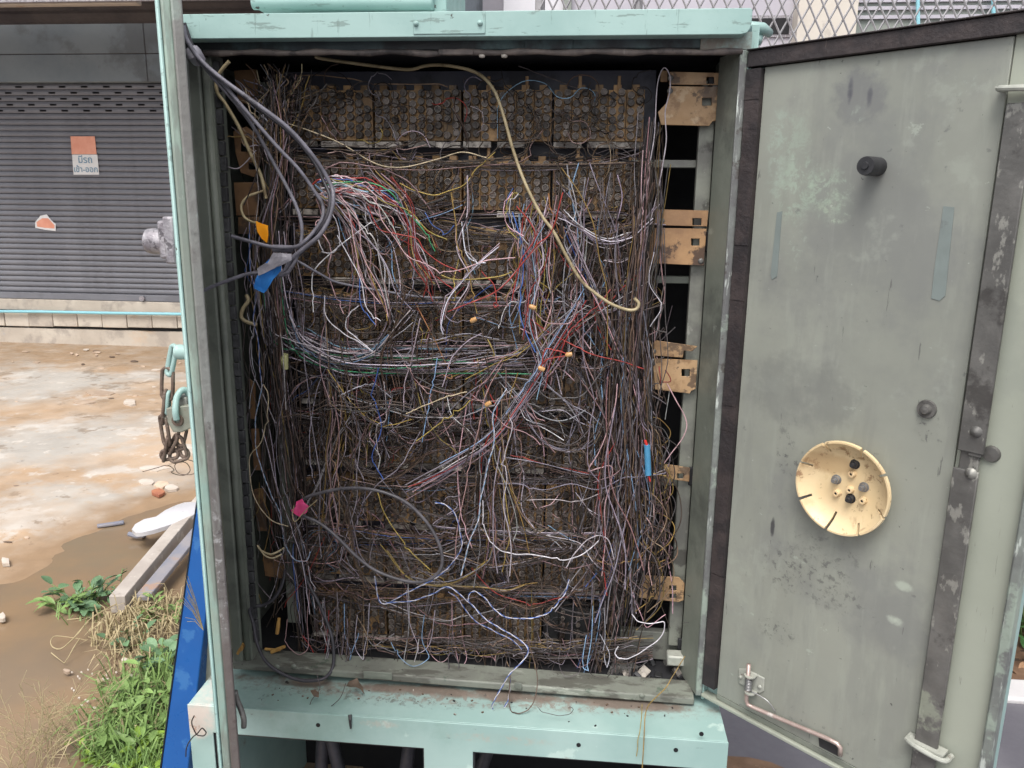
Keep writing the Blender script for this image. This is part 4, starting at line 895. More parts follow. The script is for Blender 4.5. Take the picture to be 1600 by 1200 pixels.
WORD = dict(lav='lavender grey', pale='pale grey', white='white', brown='dull brown', dark='blackened', grey='sooty grey', umber='reddish brown', pink='dusty pink', red='red', yellow='yellow', ochre='ochre', blue='dark blue', sky='light blue', green='green', orange='orange', cream='cream', rose='pinkish white', tan='tan')
def pick(pal):
    ks = list(pal.keys()); w = [pal[k] for k in ks]; k = rnd.choices(ks, w)[0]
    f = rnd.uniform(.65, 1.25); c = tuple(min(.85, x * f * rnd.uniform(.93, 1.07)) for x in C[k]); return k, c
PAL_DULL = dict(brown=34, dark=30, grey=14, umber=16, lav=4, pink=4, tan=4, ochre=2, pale=1.5, red=.6)
PAL_BUND = dict(lav=17, grey=20, brown=24, pale=7, pink=8, dark=16, umber=13, ochre=3, sky=2, rose=3, blue=1)
PAL_BRIGHT = dict(rose=14, pink=13, red=11, white=10, pale=12, yellow=7, lav=12, sky=5, blue=3, green=2, orange=4, brown=8, ochre=6)
PAL_MIX = dict(lav=12, pale=9, pink=10, brown=26, blue=1, grey=14, umber=12, dark=10, red=2.5, ochre=3, yellow=2, tan=4, rose=4, sky=1.5)
LBX = ([60, 100, 200, 300, 400, 500, 600, 700, 800, 900, 1000], [445, 440, 438, 436, 432, 436, 442, 450, 458, 470, 480])
RBX = ([60, 200, 300, 400, 500, 600, 700, 800, 900, 1000, 1060], [1022, 1018, 1012, 1004, 996, 990, 992, 988, 982, 966, 950])
RSG = ([150, 300, 500, 700, 900, 1050], [5, 9, 14, 20, 24, 26])
CHN = [238, 345, 453, 552, 645, 742, 835, 920, 1014]
def smooth_jit(n, s):
    a = npr.randn(n) * s; return np.convolve(np.pad(a, 1, mode='edge'), [.25, .5, .25], 'valid')
def finish(px, py, Y, step=4, wob=.7):
    Q = cat_rom(np.stack([px, py, Y * 1000], 1), step); m = len(Q)
    k = np.arange(m); w1, w2, p1, p2 = rnd.uniform(.25, .6), rnd.uniform(.5, 1.1), rnd.uniform(0, 6), rnd.uniform(0, 6)
    Q[:, 0] += wob * np.sin(k * w1 + p1); Q[:, 1] += wob * np.sin(k * w2 + p2)
    if m > 12 and rnd.random() < .6:            # a few hard kinks
        for q in range(rnd.randint(1, 3)):
            k0 = rnd.randint(3, m - 4); Q[k0, :2] += np.array([rnd.gauss(0, 2.2), rnd.gauss(0, 2.2)])
    return WV(Q[:, 0], Q[:, 1], np.clip(Q[:, 2] / 1000, -.3, .157))
capz = [[c for c in cap_pos if c[3] == r] for r in range(9)]
def cap_px(c):          # place back to picture coordinates only to reuse the same path builder
    v = np.array([c[0], c[1] - CAMY, c[2] - CAMZ]); cx, cy, cz_ = v @ np.array([_x[0], _y[0], _up[0]]), v @ np.array([_x[1], _y[1], _up[1]]), v @ np.array([_x[2], _y[2], _up[2]])
    return 800 + FPX * cx / cz_, 600 + FPX * cy / cz_
stuff = []; singles = []
def follow(px, py, Y, pal, kmin=1, kmax=5, sp=4.5, step=4, wob=.6):   # wires that run with a first one and part from it at the ends
    n = len(px); t = np.linspace(-1, 1, n)
    for q in range(rnd.randint(kmin, kmax)):
        a = rnd.gauss(0, sp); b_ = rnd.gauss(0, sp); e = rnd.gauss(0, sp * 1.6) * np.abs(t) ** 3; e2 = rnd.gauss(0, sp * 1.6) * np.abs(t) ** 3
        x = px + a + e + smooth_jit(n, 1.6); y = py + b_ + e2 + smooth_jit(n, 1.6)
        lo = rnd.randint(0, max(0, n // 4)); hi = n - rnd.randint(0, max(0, n // 4))
        if hi - lo < 3: lo, hi = 0, n
        kk, c = pick(pal); stuff.append((finish(x[lo:hi], y[lo:hi], np.clip(Y[lo:hi] + rnd.gauss(0, .006), .012, .145), step, wob), rnd.uniform(.0007, .00105), c))
def harness(side, front=False, route=None):
    r = rnd.choices(range(9), [7, 9, 10, 11, 11, 11, 10, 9, 3])[0]; ch = CHN[r] + rnd.gauss(0, 5)
    BX = LBX if side < 0 else RBX; dr = rnd.choice((-1, 1)); ln = rnd.uniform(60, 520)
    y0 = min(1050, max(115 if side < 0 else 190, ch - dr * ln)); off = rnd.gauss(0, 1)
    yb0 = rnd.uniform(.035, .125)
    n = max(3, int(abs(ch - y0) / 55)); ys = np.linspace(y0, ch - dr * 22, n)
    sg = np.interp(ys, RSG[0], RSG[1]) if side > 0 else np.full(n, 13.0)
    xs = np.interp(ys, *BX) + (off + rnd.gauss(0, .6) * np.linspace(-1, 1, n)) * sg + smooth_jit(n, 6)
    Yb = np.full(n, yb0) + smooth_jit(n, .008)
    rr = r if rnd.random() < .5 else min(8, r + 1)
    cp = rnd.choice(capz[rr]); tx, ty = cap_px(cp)
    xe = tx + rnd.gauss(0, 25)
    x1 = xs[-1] - side * rnd.uniform(14, 30)
    m = max(2, int(abs(xe - x1) / 60)); hx_ = np.linspace(x1, xe, m); sag = abs(xe - x1) * rnd.uniform(0, .07)
    tt = np.linspace(0, 1, m)
    hy_ = ch + rnd.gauss(0, 5) + smooth_jit(m, 6.5) + sag * 4 * tt * (1 - tt) - (np.interp(hx_, [450, 1000], [2, -3]))
    Yh = np.full(m, rnd.uniform(.065, .145)) + smooth_jit(m, .006)
    sgn = 1 if ty > ch else -1
    lx = [xe - side * rnd.uniform(6, 18), tx + rnd.uniform(-14, 14), tx + rnd.uniform(-7, 7), tx]
    ly = [ch + (ty - ch) * .3, ch + (ty - ch) * .75 + rnd.uniform(-6, 6), ty + rnd.uniform(-9, 9), ty]
    lY = [rnd.uniform(.06, .10), rnd.uniform(.06, .095), .097, cp[1] - .001]
    px = np.concatenate([xs, hx_, lx]); py = np.concatenate([ys, hy_, ly]); Y = np.concatenate([Yb, Yh, lY])
    pl_ = PAL_BUND if rnd.random() < .42 else PAL_DULL
    if front: follow(px, py, Y, pl_, 1, 5, 4)
    kk, c = pick(pl_)
    return finish(px, py, Y, 4), rnd.uniform(.0007, .00105), c, kk
for i in range(118):
    P, r_, c, kk = harness(-1 if rnd.random() < .40 else 1, True); stuff.append((P, r_, c))
# long bundle runs
for side, cnt in ((-1, 85), (1, 150)):
    for i in range(cnt):
        BX = LBX if side < 0 else RBX
        y0 = rnd.uniform(105, 700) if side < 0 else 215 + 560 * rnd.random() ** .8; y1 = max(y0 + 60, min(rnd.uniform(850, 1012), y0 + rnd.uniform(150, 600))); n = int((y1 - y0) / 50) + 3; ys = np.linspace(y0, y1, n)
        sg = np.interp(ys, RSG[0], RSG[1]) if side > 0 else np.full(n, 15.0)
        xs = np.interp(ys, *BX) + (rnd.gauss(0, 1) + rnd.gauss(0, .8) * np.linspace(-1, 1, n)) * sg + smooth_jit(n, 7) + rnd.gauss(0, 9) * np.sin(np.linspace(0, rnd.uniform(2, 6), n)); Y = np.full(n, rnd.uniform(.02, .13)) + smooth_jit(n, .01)
        kk, c = pick(PAL_BUND if side > 0 else PAL_DULL if rnd.random() < .5 else PAL_BUND)
        (singles if (side > 0 and i < 36) or (side < 0 and i < 14) else stuff).append((finish(xs, ys, Y, 4), rnd.uniform(.00075, .0011), c) if not ((side > 0 and i < 36) or (side < 0 and i < 14)) else (finish(xs, ys, np.clip(Y - .03, .01, .1), 4), .00125, c, kk, 'right' if side > 0 else 'left'))
# local loops between screws
for i in range(420):
    r = rnd.choices(range(9), [16, 12, 12, 12, 11, 11, 10, 10, 8])[0]; a = rnd.choice(capz[r]); ax, ay = cap_px(a)
    kk, c = pick(PAL_DULL if rnd.random() < .8 else PAL_MIX)
    th = rnd.uniform(0, 6.28); R_ = rnd.uniform(7, 16); n = rnd.randint(5, 9); dth = rnd.choice((-1, 1)) * rnd.uniform(.5, .8)
    xs = [ax]; ys = [ay]
    for k in range(n):
        R_ *= rnd.uniform(.85, 1.35); th += dth; xs.append(xs[-1] + R_ * math.cos(th) * .8); ys.append(ys[-1] + R_ * math.sin(th) * .8)
        if rnd.random() < .2: dth = -dth
    Y = np.array([a[1] - .001] + [rnd.uniform(.085, .104) for _ in range(n)])
    stuff.append((finish(np.array(xs), np.array(ys), Y, 4, .3), rnd.uniform(.00075, .0011), c))
def arc(p0, p3, bow, sag, Y0, Y1, nseg=6, jit=5):
    p0 = np.array(p0, float); p3 = np.array(p3, float); d = p3 - p0; nrm = np.array([-d[1], d[0]]); t = np.linspace(0, 1, nseg + 1)
    Q = p0 + d * t[:, None] + nrm * (bow * 4 * t * (1 - t))[:, None]; Q[:, 1] += sag * 4 * t * (1 - t)
    Q[1:-1] += npr.randn(nseg - 1, 2) * jit
    return Q[:, 0], Q[:, 1], Y0 + (Y1 - Y0) * t + npr.randn(nseg + 1) * .004
def zone(x, y):
    return ('left' if x < 620 else 'middle' if x < 850 else 'right') + (' upper' if y < 420 else ' central' if y < 680 else ' lower')
# tangle over the middle and lower rows
for i in range(165):
    if i < 60:
        x0_, y0_ = rnd.gauss(770, 130), rnd.uniform(270, 640); L_ = rnd.uniform(60, 230); th = rnd.gauss(1.2, .8); pal = PAL_BRIGHT if rnd.random() < .55 else PAL_MIX
    else:
        x0_, y0_ = rnd.uniform(470, 1000), rnd.uniform(480, 900); L_ = rnd.uniform(70, 300); th = rnd.uniform(-.3, 3.4); pal = PAL_MIX if rnd.random() < .75 else PAL_BUND
    x1_, y1_ = x0_ + L_ * math.cos(th), y0_ + L_ * math.sin(th) * .8
    x1_ = min(1040, max(430, x1_)); x0_ = min(1030, max(450, x0_)); y1_ = min(960, max(200, y1_))
    kk, c = pick(pal); Y0 = rnd.uniform(.035, .10)
    px, py, Y = arc((x0_, y0_), (x1_, y1_), rnd.gauss(0, .16), rnd.uniform(-10, 45), Y0, Y0 + rnd.gauss(0, .02), max(4, int(L_ / 42)), 5)
    Y = np.clip(Y, .02, .104); P = finish(px, py, Y, 5, .9); r_ = rnd.uniform(.0010, .0014)
    if rnd.random() < .45: follow(px, py, np.clip(Y, .02, .104), pal, 1, 4, 5, 5)
    if i % 3 == 0 and len(singles) < 130: singles.append((finish(px, py, Y * .7, 5, .9), .00112, c, kk, zone((x0_ + x1_) / 2, (y0_ + y1_) / 2)))
    else: stuff.append((P, r_, c))
# drapes hanging from the channels: U shaped curves
for i in range(120):
    r = rnd.choices(range(9), [3, 5, 7, 8, 10, 11, 11, 9, 0])[0]; x0_ = rnd.uniform(450, 900); w = rnd.uniform(50, 240); x1_ = min(1010, x0_ + w)
    y0_ = CHN[r] + rnd.gauss(-5, 12); y1_ = CHN[r] + rnd.gauss(-5, 12); kk, c = pick(PAL_DULL if rnd.random() < .5 else PAL_MIX); Y0 = rnd.uniform(.05, .10)
    px, py, Y = arc((x0_, y0_), (x1_, y1_), 0, rnd.uniform(12, 75), Y0, Y0, 7, 3); follow(px, py, Y, PAL_DULL if rnd.random() < .5 else PAL_MIX, 0, 4, 4); stuff.append((finish(px, py, np.clip(Y, .03, .104), 4, .7), rnd.uniform(.0007, .00105), c))
# vertical drop-downs through the middle
for xc, cnt, ya, yb, pal, sp in ((830, 46, 300, 560, PAL_BRIGHT, 16), (530, 30, 430, 900, PAL_MIX, 14), (590, 26, 560, 760, PAL_MIX, 12), (775, 34, 540, 960, PAL_MIX, 22), (655, 22, 480, 720, PAL_MIX, 18), (900, 40, 250, 620, PAL_MIX, 30), (960, 50, 260, 980, PAL_BUND, 22)):
    for i in range(cnt):
        y0_ = ya + rnd.uniform(0, (yb - ya) * .4); y1_ = yb - rnd.uniform(0, (yb - ya) * .4); kk, c = pick(pal); Y0 = rnd.uniform(.03, .09)
        px, py, Y = arc((xc + rnd.gauss(0, sp), y0_), (xc + rnd.gauss(0, sp * 1.5), y1_), rnd.gauss(0, .05), 0, Y0, Y0 + rnd.gauss(0, .015), max(4, int((y1_ - y0_) / 45)), 7)
        if i % 5 == 0 and len(singles) < 175: singles.append((finish(px, py, np.clip(Y * .8, .015, .1), 5), .00108, c, kk, zone(xc, (y0_ + y1_) / 2)))
        else: stuff.append((finish(px, py, np.clip(Y, .02, .104), 5), rnd.uniform(.0010, .0013), c))
# big sweep from the upper left down and across (pale wires)
for i in range(60):
    x0_, y0_ = rnd.gauss(428, 14), rnd.uniform(400, 520); x1_, y1_ = rnd.uniform(560, 860), rnd.gauss(572, 14) + rnd.choice((0, 0, -18)); kk, c = pick(dict(lav=20, pale=16, grey=16, sky=7, white=4, green=2, rose=3, brown=12)); Y0 = rnd.uniform(.04, .11)
    mx = x0_ + rnd.uniform(25, 60); my = y1_ - rnd.uniform(10, 30)
    px = np.array([x0_ - 6, x0_, (x0_ + mx) / 2 - 8, mx, mx + 60, (mx + x1_) / 2 + 25, x1_]); py = np.array([y0_ - 60, y0_, (y0_ + my) / 2 + 18, my - 5, y1_ - 3, y1_ + rnd.gauss(2, 5), y1_ + rnd.gauss(0, 8)])
    w_ = finish(px, py, np.clip(Y0 + npr.randn(7) * .006, .02, .104), 7)
    (singles.append((w_, .0012, c, kk, 'left central')) if i % 6 == 0 else stuff.append((w_, .0012, c)))
# fan of pale pink wires from the black loop at the upper left
for i in range(46):
    x0_, y0_ = 505 + rnd.gauss(0, 14), 298 + rnd.gauss(0, 10); L_ = rnd.uniform(80, 230); th = rnd.uniform(.05, 1.35)
    x1_, y1_ = x0_ + L_ * math.cos(th), y0_ + L_ * math.sin(th); kk, c = pick(dict(rose=20, white=14, red=12, pale=10, sky=5, blue=4, orange=4, pink=10, green=2, yellow=4)); Y0 = rnd.uniform(.02, .08)
    px, py, Y = arc((x0_, y0_), (x1_, y1_), -.10 + rnd.gauss(0, .05), -10, Y0, Y0 + .02, 6, 4); w_ = finish(px, py, np.clip(Y, .015, .104), 6)
    (singles.append((w_, .0012, c, kk, 'left upper')) if i % 3 == 0 else stuff.append((w_, .0012, c)))
# wires drooping below the bottom row
for i in range(130):
    x0_ = rnd.uniform(450, 930); w = rnd.uniform(30, 260); x1_ = min(1020, x0_ + w); y0_ = np.interp(x0_, [440, 1000], [985, 1008]) + rnd.uniform(0, 18); y1_ = y0_ + rnd.uniform(-8, 14); kk, c = pick(PAL_DULL if rnd.random() < .7 else PAL_MIX); Y0 = rnd.uniform(.05, .12)
    px, py, Y = arc((x0_, y0_), (x1_, y1_), 0, rnd.uniform(0, 20), Y0, Y0, 6, 3); stuff.append((finish(px, py, Y, 5), rnd.uniform(.0008, .0011), c))
for i in range(46):
    x0_ = rnd.uniform(470, 960); ytop = rnd.uniform(900, 985); w = rnd.uniform(-45, 45); dep = rnd.uniform(1020, 1062) + (x0_ - 700) * .03; kk, c = pick(PAL_MIX if rnd.random() < .6 else PAL_BUND); Y0 = rnd.uniform(.03, .08)
    xs = np.array([x0_, x0_ + w * .1, x0_ + w * .1 + rnd.gauss(0, 6), x0_ + w * .5, x0_ + w, x0_ + w + rnd.gauss(0, 8)]); ys = np.array([ytop, ytop + (dep - ytop) * .5, dep - 12, dep, dep - rnd.uniform(10, 30), dep - rnd.uniform(35, 70)])
    stuff.append((finish(xs, ys, np.full(6, Y0) - np.array([0, 0, .01, .02, .01, 0]), 6), rnd.uniform(.00075, .0011), c))
def group(pts, n, pal, sp=5, Y=(.03, .08), zn=None):
    pts = np.array(pts, float); m = len(pts)
    for q in range(n):
        t = np.linspace(-1, 1, m); x = pts[:, 0] + rnd.gauss(0, sp) + rnd.gauss(0, sp * 1.8) * np.abs(t) ** 2 * np.sign(t) + smooth_jit(m, 3); y = pts[:, 1] + rnd.gauss(0, sp) + rnd.gauss(0, sp * 1.5) * np.abs(t) ** 2 + smooth_jit(m, 3)
        lo = rnd.choice((0, 0, 0, 1)); hi = m - rnd.choice((0, 0, 1)); kk, c = pick(pal); Y0 = rnd.uniform(*Y); P = finish(x[lo:hi], y[lo:hi], np.clip(Y0 + npr.randn(hi - lo) * .004, .0, .104), 8, .5)
        if q % 4 == 0: singles.append((P, .00105, c, kk, 'mid'))
        else: stuff.append((P, rnd.uniform(.0009, .0012), c))
PW = dict(white=14, rose=16, lav=16, pale=14, pink=12, red=6, sky=4, brown=6, ochre=2); PD = dict(brown=40, dark=20, umber=20, grey=14, pink=3)
group([(905, 470), (860, 545), (835, 590), (800, 640), (760, 690), (690, 735), (640, 760)], 13, PW, 6)
group([(985, 430), (930, 480), (880, 520), (850, 560), (842, 600)], 8, PW, 6)
group([(852, 330), (835, 380), (840, 430), (834, 500), (858, 560), (850, 600)], 14, PAL_BRIGHT, 7)
group([(740, 270), (735, 330), (718, 380), (735, 430), (700, 480)], 7, PAL_MIX, 5)
group([(1012, 330), (980, 368), (940, 376), (900, 352), (872, 330)], 8, dict(pale=10, lav=10, white=4, brown=6, rose=4), 5)
group([(880, 360), (905, 420), (930, 470), (960, 540), (985, 600), (1000, 680), (998, 760)], 12, dict(lav=12, white=6, pale=8, sky=4, blue=2, brown=8, rose=4), 6)
group([(645, 450), (628, 500), (604, 550), (612, 610), (600, 680)], 15, PD, 9)
group([(452, 500), (468, 538), (515, 560), (570, 552), (603, 522), (628, 490)], 10, dict(pale=10, green=4, lav=10, sky=3, grey=8), 5)
group([(925, 640), (938, 700), (952, 780), (940, 860), (905, 925)], 9, PAL_BUND, 8)
group([(700, 580), (760, 560), (810, 545), (860, 500), (900, 480)], 7, dict(pink=10, rose=10, lav=8, red=4, yellow=3), 6)
group([(590, 290), (640, 330), (650, 400), (675, 440), (690, 470)], 8, PAL_BRIGHT, 7)
group([(520, 640), (528, 700), (560, 735), (610, 740), (660, 700), (670, 650)], 9, dict(pink=8, brown=14, umber=8, lav=5, rose=3), 6)
group([(820, 640), (850, 690), (900, 700), (940, 660), (960, 610)], 7, PAL_MIX, 7)
group([(600, 860), (640, 905), (700, 915), (760, 880), (780, 830)], 7, PAL_MIX, 6)

# yellowish fringe right of the right bundle
for i in range(85):
    y0_ = rnd.uniform(640, 850); x0_ = np.interp(y0_, [640, 930], [1008, 1002]) + rnd.gauss(0, 6); L_ = rnd.uniform(50, 150); xm = x0_ + rnd.uniform(4, 50)
    kk, c = pick(dict(ochre=10, brown=20, grey=12, tan=10, pink=5, lav=6, dark=10)); px = np.array([x0_ - 4, x0_, (x0_ + xm) / 2 + 6, xm, xm - rnd.uniform(0, 14), x0_ + rnd.uniform(-10, 20)]); py = np.array([y0_ - 60, y0_, y0_ + L_ * .2, y0_ + L_ * .45, y0_ + L_ * .75, min(1000, y0_ + L_)])
    stuff.append((finish(px, py, np.clip(rnd.uniform(.02, .08) + npr.randn(6) * .006, .0, .1), 5), .0011, c))
# spray at the top left
for i in range(95):
    x0_, y0_ = 425 + rnd.gauss(0, 9), rnd.uniform(165, 260); th = rnd.gauss(-1.5, .5); L_ = rnd.uniform(50, 110); kk, c = pick(dict(brown=20, dark=12, grey=16, tan=12, lav=6, cream=4, ochre=5))
    px, py, Y = arc((x0_, y0_), (x0_ + L_ * math.cos(th), max(100, y0_ + L_ * math.sin(th))), rnd.gauss(0, .15), 0, .07, .05, 5, 3); stuff.append((finish(px, py, Y, 5), .0012, c))
# straggly wires at the left wall
for i in range(34):
    x0_ = rnd.uniform(385, 412); y0_ = rnd.uniform(190, 800); L_ = rnd.uniform(100, 260); kk, c = pick(dict(lav=10, pale=4, grey=14, ochre=4, tan=6, brown=12))
    px, py, Y = arc((x0_, y0_), (x0_ + rnd.gauss(12, 10), min(980, y0_ + L_)), rnd.gauss(0, .08), 0, .05, .06, 6, 3); stuff.append((finish(px, py, Y, 5), .0009, c))
o = wire_mesh('wire_tangle', stuff, 4); tag(o, 'dense tangle of sooty telephone wires filling the cabinet from side to side', 'wires', kind='stuff')
def near_row(z): return rown[min(range(9), key=lambda r: abs(row_z[r] + BH / 2 - z))]
for P, r_, c, kk, zn in singles:
    o = wire_mesh('wire', [(P, r_, c)], 5); recenter(o); cx, zt_, zb_ = P[:, 0].mean(), P[:, 2].max(), P[:, 2].min(); ln = np.linalg.norm(np.diff(P, axis=0), axis=1).sum(); rt, rb = near_row(zt_), near_row(zb_)
    size = 'very short' if ln < .09 else 'short' if ln < .16 else 'medium long' if ln < .26 else 'long'
    ang = abs(math.degrees(math.atan2(P[-1, 2] - P[0, 2], P[-1, 0] - P[0, 0]))); ang = min(ang, 180 - ang); rising = (P[-1, 2] - P[0, 2]) * (P[-1, 0] - P[0, 0]) > 0
    way = 'level' if ang < 18 else 'upright' if ang > 68 else 'rising to the right' if rising else 'falling to the right'
    if zn in ('left', 'right'): lb_ = '%s wire in the %s upright bundle, from the %s to the %s terminal row' % (WORD[kk], zn, rt, rb); gp = 'wires of the %s upright bundle' % zn
    else:
        blk = ordn[max(0, min(3, int((cx - colx[0]) / BW)))]
        lb_ = '%s %s wire %s, over %s terminal block, %s row' % (size, WORD[kk], way, blk, near_row((zt_ + zb_) / 2)); gp = 'wires tangled over the terminal blocks'
    tag(o, lb_, 'wire', gp)

# ------------------------------------------------------------------ single wires followed one by one
def traced(pts, c, Y, label, r=.00115, twist=None, name='wire', cat='wire', n=5, wob=.4, group=None):
    P = np.array(pts, float)
    Yv = np.array([Y] * len(P)) if not isinstance(Y, (list, tuple)) else np.interp(np.linspace(0, 1, len(P)), np.linspace(0, 1, len(Y)), Y)
    Q = finish(P[:, 0], P[:, 1], Yv, 7, wob); col = C[c] if isinstance(c, str) else c
    if twist:
        d = np.concatenate([[0], np.cumsum(np.linalg.norm(np.diff(Q, axis=0), axis=1))]); m = max(8, int(d[-1] / .0028)); s_ = np.linspace(0, d[-1], m)
        Q = np.stack([np.interp(s_, d, Q[:, k]) for k in range(3)], 1); _, _, U, V = tube_arrays(Q, .001, 3); r = r * .72; a = (s_ * 2 * math.pi / .032)[:, None]; o_ = (np.cos(a) * U + np.sin(a) * V) * r * .9
        o = wire_mesh(name, [(Q + o_, r * .85, col), (Q - o_, r * .85, C[twist])], n)
    else: o = wire_mesh(name, [(Q, r, col)], n)
    recenter(o); return tag(o, label, cat, group)
traced([(965, 600), (960, 637), (947, 680), (935, 707), (920, 735), (940, 730), (956, 729), (955, 750), (946, 787), (945, 825), (946, 850), (940, 900)], 'rose', .025, 'pinkish white wire with a sharp hooked bend beside the right bundle')
traced([(962, 690), (935, 745), (938, 790), (944, 840), (943, 880), (948, 930)], 'red', .03, 'red wire hanging straight down beside the hooked pinkish white wire')
traced([(1014, 262), (1022, 212), (1027, 137), (1036, 107), (1046, 117), (1047, 142), (1039, 175), (1041, 220), (1035, 262), (1027, 300), (1015, 350), (1000, 400), (990, 440), (985, 480)], 'pale', .06, 'pale grey wire looped over the top tan bracket at the upper right')
traced([(1028, 330), (1030, 385), (1035, 435), (1039, 460), (1030, 500), (1027, 517), (1012, 525), (1005, 537)], 'pink', .06, 'single kinked pink wire crossing the dark gap right of the fourth row')
traced([(1042, 600), (1057, 627), (1072, 655), (1070, 677), (1050, 707), (1037, 725)], 'rose', .05, 'pinkish wire bowed outwards over the right rack post')
traced([(585, 900), (597, 943), (637, 925), (685, 900), (720, 860), (718, 830), (712, 805), (698, 790), (680, 785)], 'white', .02, 'twisted white and blue wire with a sharp corner over the eighth row', twist='blue', r=.0014)
traced([(597, 943), (647, 938), (680, 926), (700, 917), (732, 940), (762, 970), (800, 992), (822, 1008), (824, 1022), (810, 1040), (796, 1054), (777, 1085), (769, 1105), (777, 1112), (790, 1102), (796, 1085), (797, 1055)], 'white', (.02, .02, .02, .01, -.02, -.05, -.065, -.065, -.05, -.03), 'twisted white and blue pair ending in a teardrop loop over the sill', twist='blue', r=.0014)
traced([(797, 1050), (796, 1085), (797, 1108), (806, 1114), (820, 1112), (833, 1098), (840, 1070), (836, 1040), (826, 1000), (822, 940)], 'umber', (-.03, -.05, -.075, -.075, -.06, -.03, .0, .03), 'brown wire looping down onto the pedestal beside the teardrop loop')
traced([(732, 940), (734, 927), (745, 925), (760, 937), (775, 955), (795, 965), (825, 966), (855, 959), (872, 942), (885, 922), (889, 905)], 'white', .015, 'twisted white and blue wire sagging across the bottom row', twist='blue', r=.0014)
traced([(700, 925), (715, 935), (740, 968), (770, 985), (800, 1000), (815, 1015)], 'pale', .03, 'pale and blue pair running beside the teardrop pair', twist='blue', r=.0013)
traced([(987, 960), (1000, 972), (1022, 974), (1037, 972), (1035, 992), (1012, 1012), (987, 1027), (970, 1029), (961, 1022), (966, 1010)], 'white', .01, 'bright white wire with a wide loop at the lower right corner')
traced([(792, 607), (771, 645), (772, 687), (762, 730), (752, 775), (747, 812), (732, 852), (720, 900)], 'white', .015, 'white and blue wire running down the centre of the tangle', twist='sky', r=.0013)
traced([(796, 652), (800, 670), (789, 712), (792, 750), (786, 787), (796, 832), (799, 862), (796, 900)], 'pale', .015, 'pale wire wavering straight down right of the centre')
traced([(754, 782), (757, 825), (775, 855), (800, 865), (837, 867), (880, 875), (912, 865), (935, 845)], 'white', .02, 'white wire in a long shallow sag across the eighth row')
traced([(885, 887), (900, 862), (920, 842), (940, 837), (952, 847), (959, 875)], 'pale', .02, 'pale wire arched like a hoop at the lower right')
traced([(1070, 1025), (1055, 1050), (1040, 1075), (1017, 1097), (1009, 1115), (1006, 1150), (1004, 1197), (1003, 1230)], 'ochre', (.02, -.02, -.08, -.13, -.13), 'ochre wire hanging over the sill and down the pedestal front')
traced([(1003, 1100), (1001, 1132), (995, 1182)], 'yellow', -.125, 'short pale yellow wire lying down the pedestal front', r=.0009)
traced([(410, 600), (400, 650), (399, 675), (401, 707), (410, 735), (422, 770), (435, 795), (440, 815), (445, 850), (462, 875), (480, 875), (484, 862)], 'pale', .025, 'pale blue white wire running down the left wall to a hook', twist='sky', r=.0011)
traced([(412, 600), (419, 622), (414, 670), (405, 695), (391, 712), (390, 740), (397, 775), (415, 805), (435, 818), (450, 822)], 'cream', .02, 'cream wire bowed towards the left wall')
traced([(390, 345), (391, 420), (400, 462), (396, 500), (404, 537), (406, 575), (409, 605)], 'pale', .03, 'pale wire beside the blue tape running down the left wall', twist='blue', r=.0012)
traced([(525, 305), (545, 332), (557, 400), (565, 435), (595, 475)], 'rose', .02, 'pinkish white wire fanning steeply down from the cable loop')
traced([(532, 307), (560, 345), (565, 395), (587, 437), (600, 465), (606, 495)], 'rose', .015, 'longest pinkish white wire fanning down from the cable loop')
traced([(527, 367), (550, 410), (565, 440), (572, 480), (595, 502)], 'white', .02, 'white wire ending in the open below the fan of pink wires')
traced([(562, 435), (565, 480), (587, 507)], 'blue', .02, 'short dark blue wire end below the fan of pink wires')
traced([(422, 500), (427, 520), (450, 530), (482, 540), (525, 550), (560, 552), (582, 550)], 'pale', .03, 'pale wire sweeping right below the blue tape')
traced([(507, 462), (510, 495), (535, 520), (562, 535), (582, 550), (560, 530), (540, 512), (547, 490), (560, 478)], 'white', .025, 'white wire with a pointed loop over the fourth row')
traced([(497, 372), (505, 392), (520, 395), (530, 380), (527, 350), (520, 335)], 'white', .03, 'white wire in a round hoop beside the cable loop')
traced([(550, 302), (575, 305), (590, 320), (597, 345), (615, 370), (637, 400), (660, 410), (700, 425), (762, 407), (805, 403)], 'rose', .02, 'long pinkish wire arching from the cable loop to the centre')
traced([(575, 322), (590, 355), (615, 365), (650, 372), (662, 390), (687, 410), (720, 425)], 'red', .025, 'red wire running right below the long pinkish arch')
traced([(807, 322), (830, 350), (835, 375), (815, 405), (807, 435), (800, 470)], 'red', .02, 'red wire bending down through the centre')
traced([(880, 300), (862, 360), (840, 382), (820, 407), (775, 455), (700, 487)], 'red', .015, 'long red wire slanting down left across the centre')
traced([(870, 305), (858, 365), (836, 390), (800, 430), (770, 460), (740, 470)], 'pink', .02, 'dusty pink wire slanting beside the long red wire')
traced([(690, 430), (712, 437), (740, 436), (775, 433), (800, 425)], 'yellow', .03, 'yellow green wire lying nearly level over the third row')
traced([(705, 300), (712, 350), (715, 385), (732, 420), (738, 460), (745, 490)], 'ochre', .03, 'ochre wire dropping through the second and third rows')
traced([(845, 577), (852, 547), (870, 548), (888, 553)], 'red', .01, 'bright red wire joining two jelly connectors')
traced([(843, 575), (855, 562), (872, 558), (888, 555)], 'red', .012, 'lower bright red wire between the two jelly connectors')
traced([(832, 480), (842, 495), (858, 505), (880, 506), (895, 500), (905, 470)], 'pink', .015, 'pink wire curling away from the upper jelly connector')
traced([(650, 690), (690, 660), (720, 640), (735, 625)], 'yellow', .02, 'yellow wire slanting up across the sixth row')
traced([(635, 647), (660, 635), (700, 620), (730, 612)], 'cream', .02, 'cream wire slanting up under the fifth row')
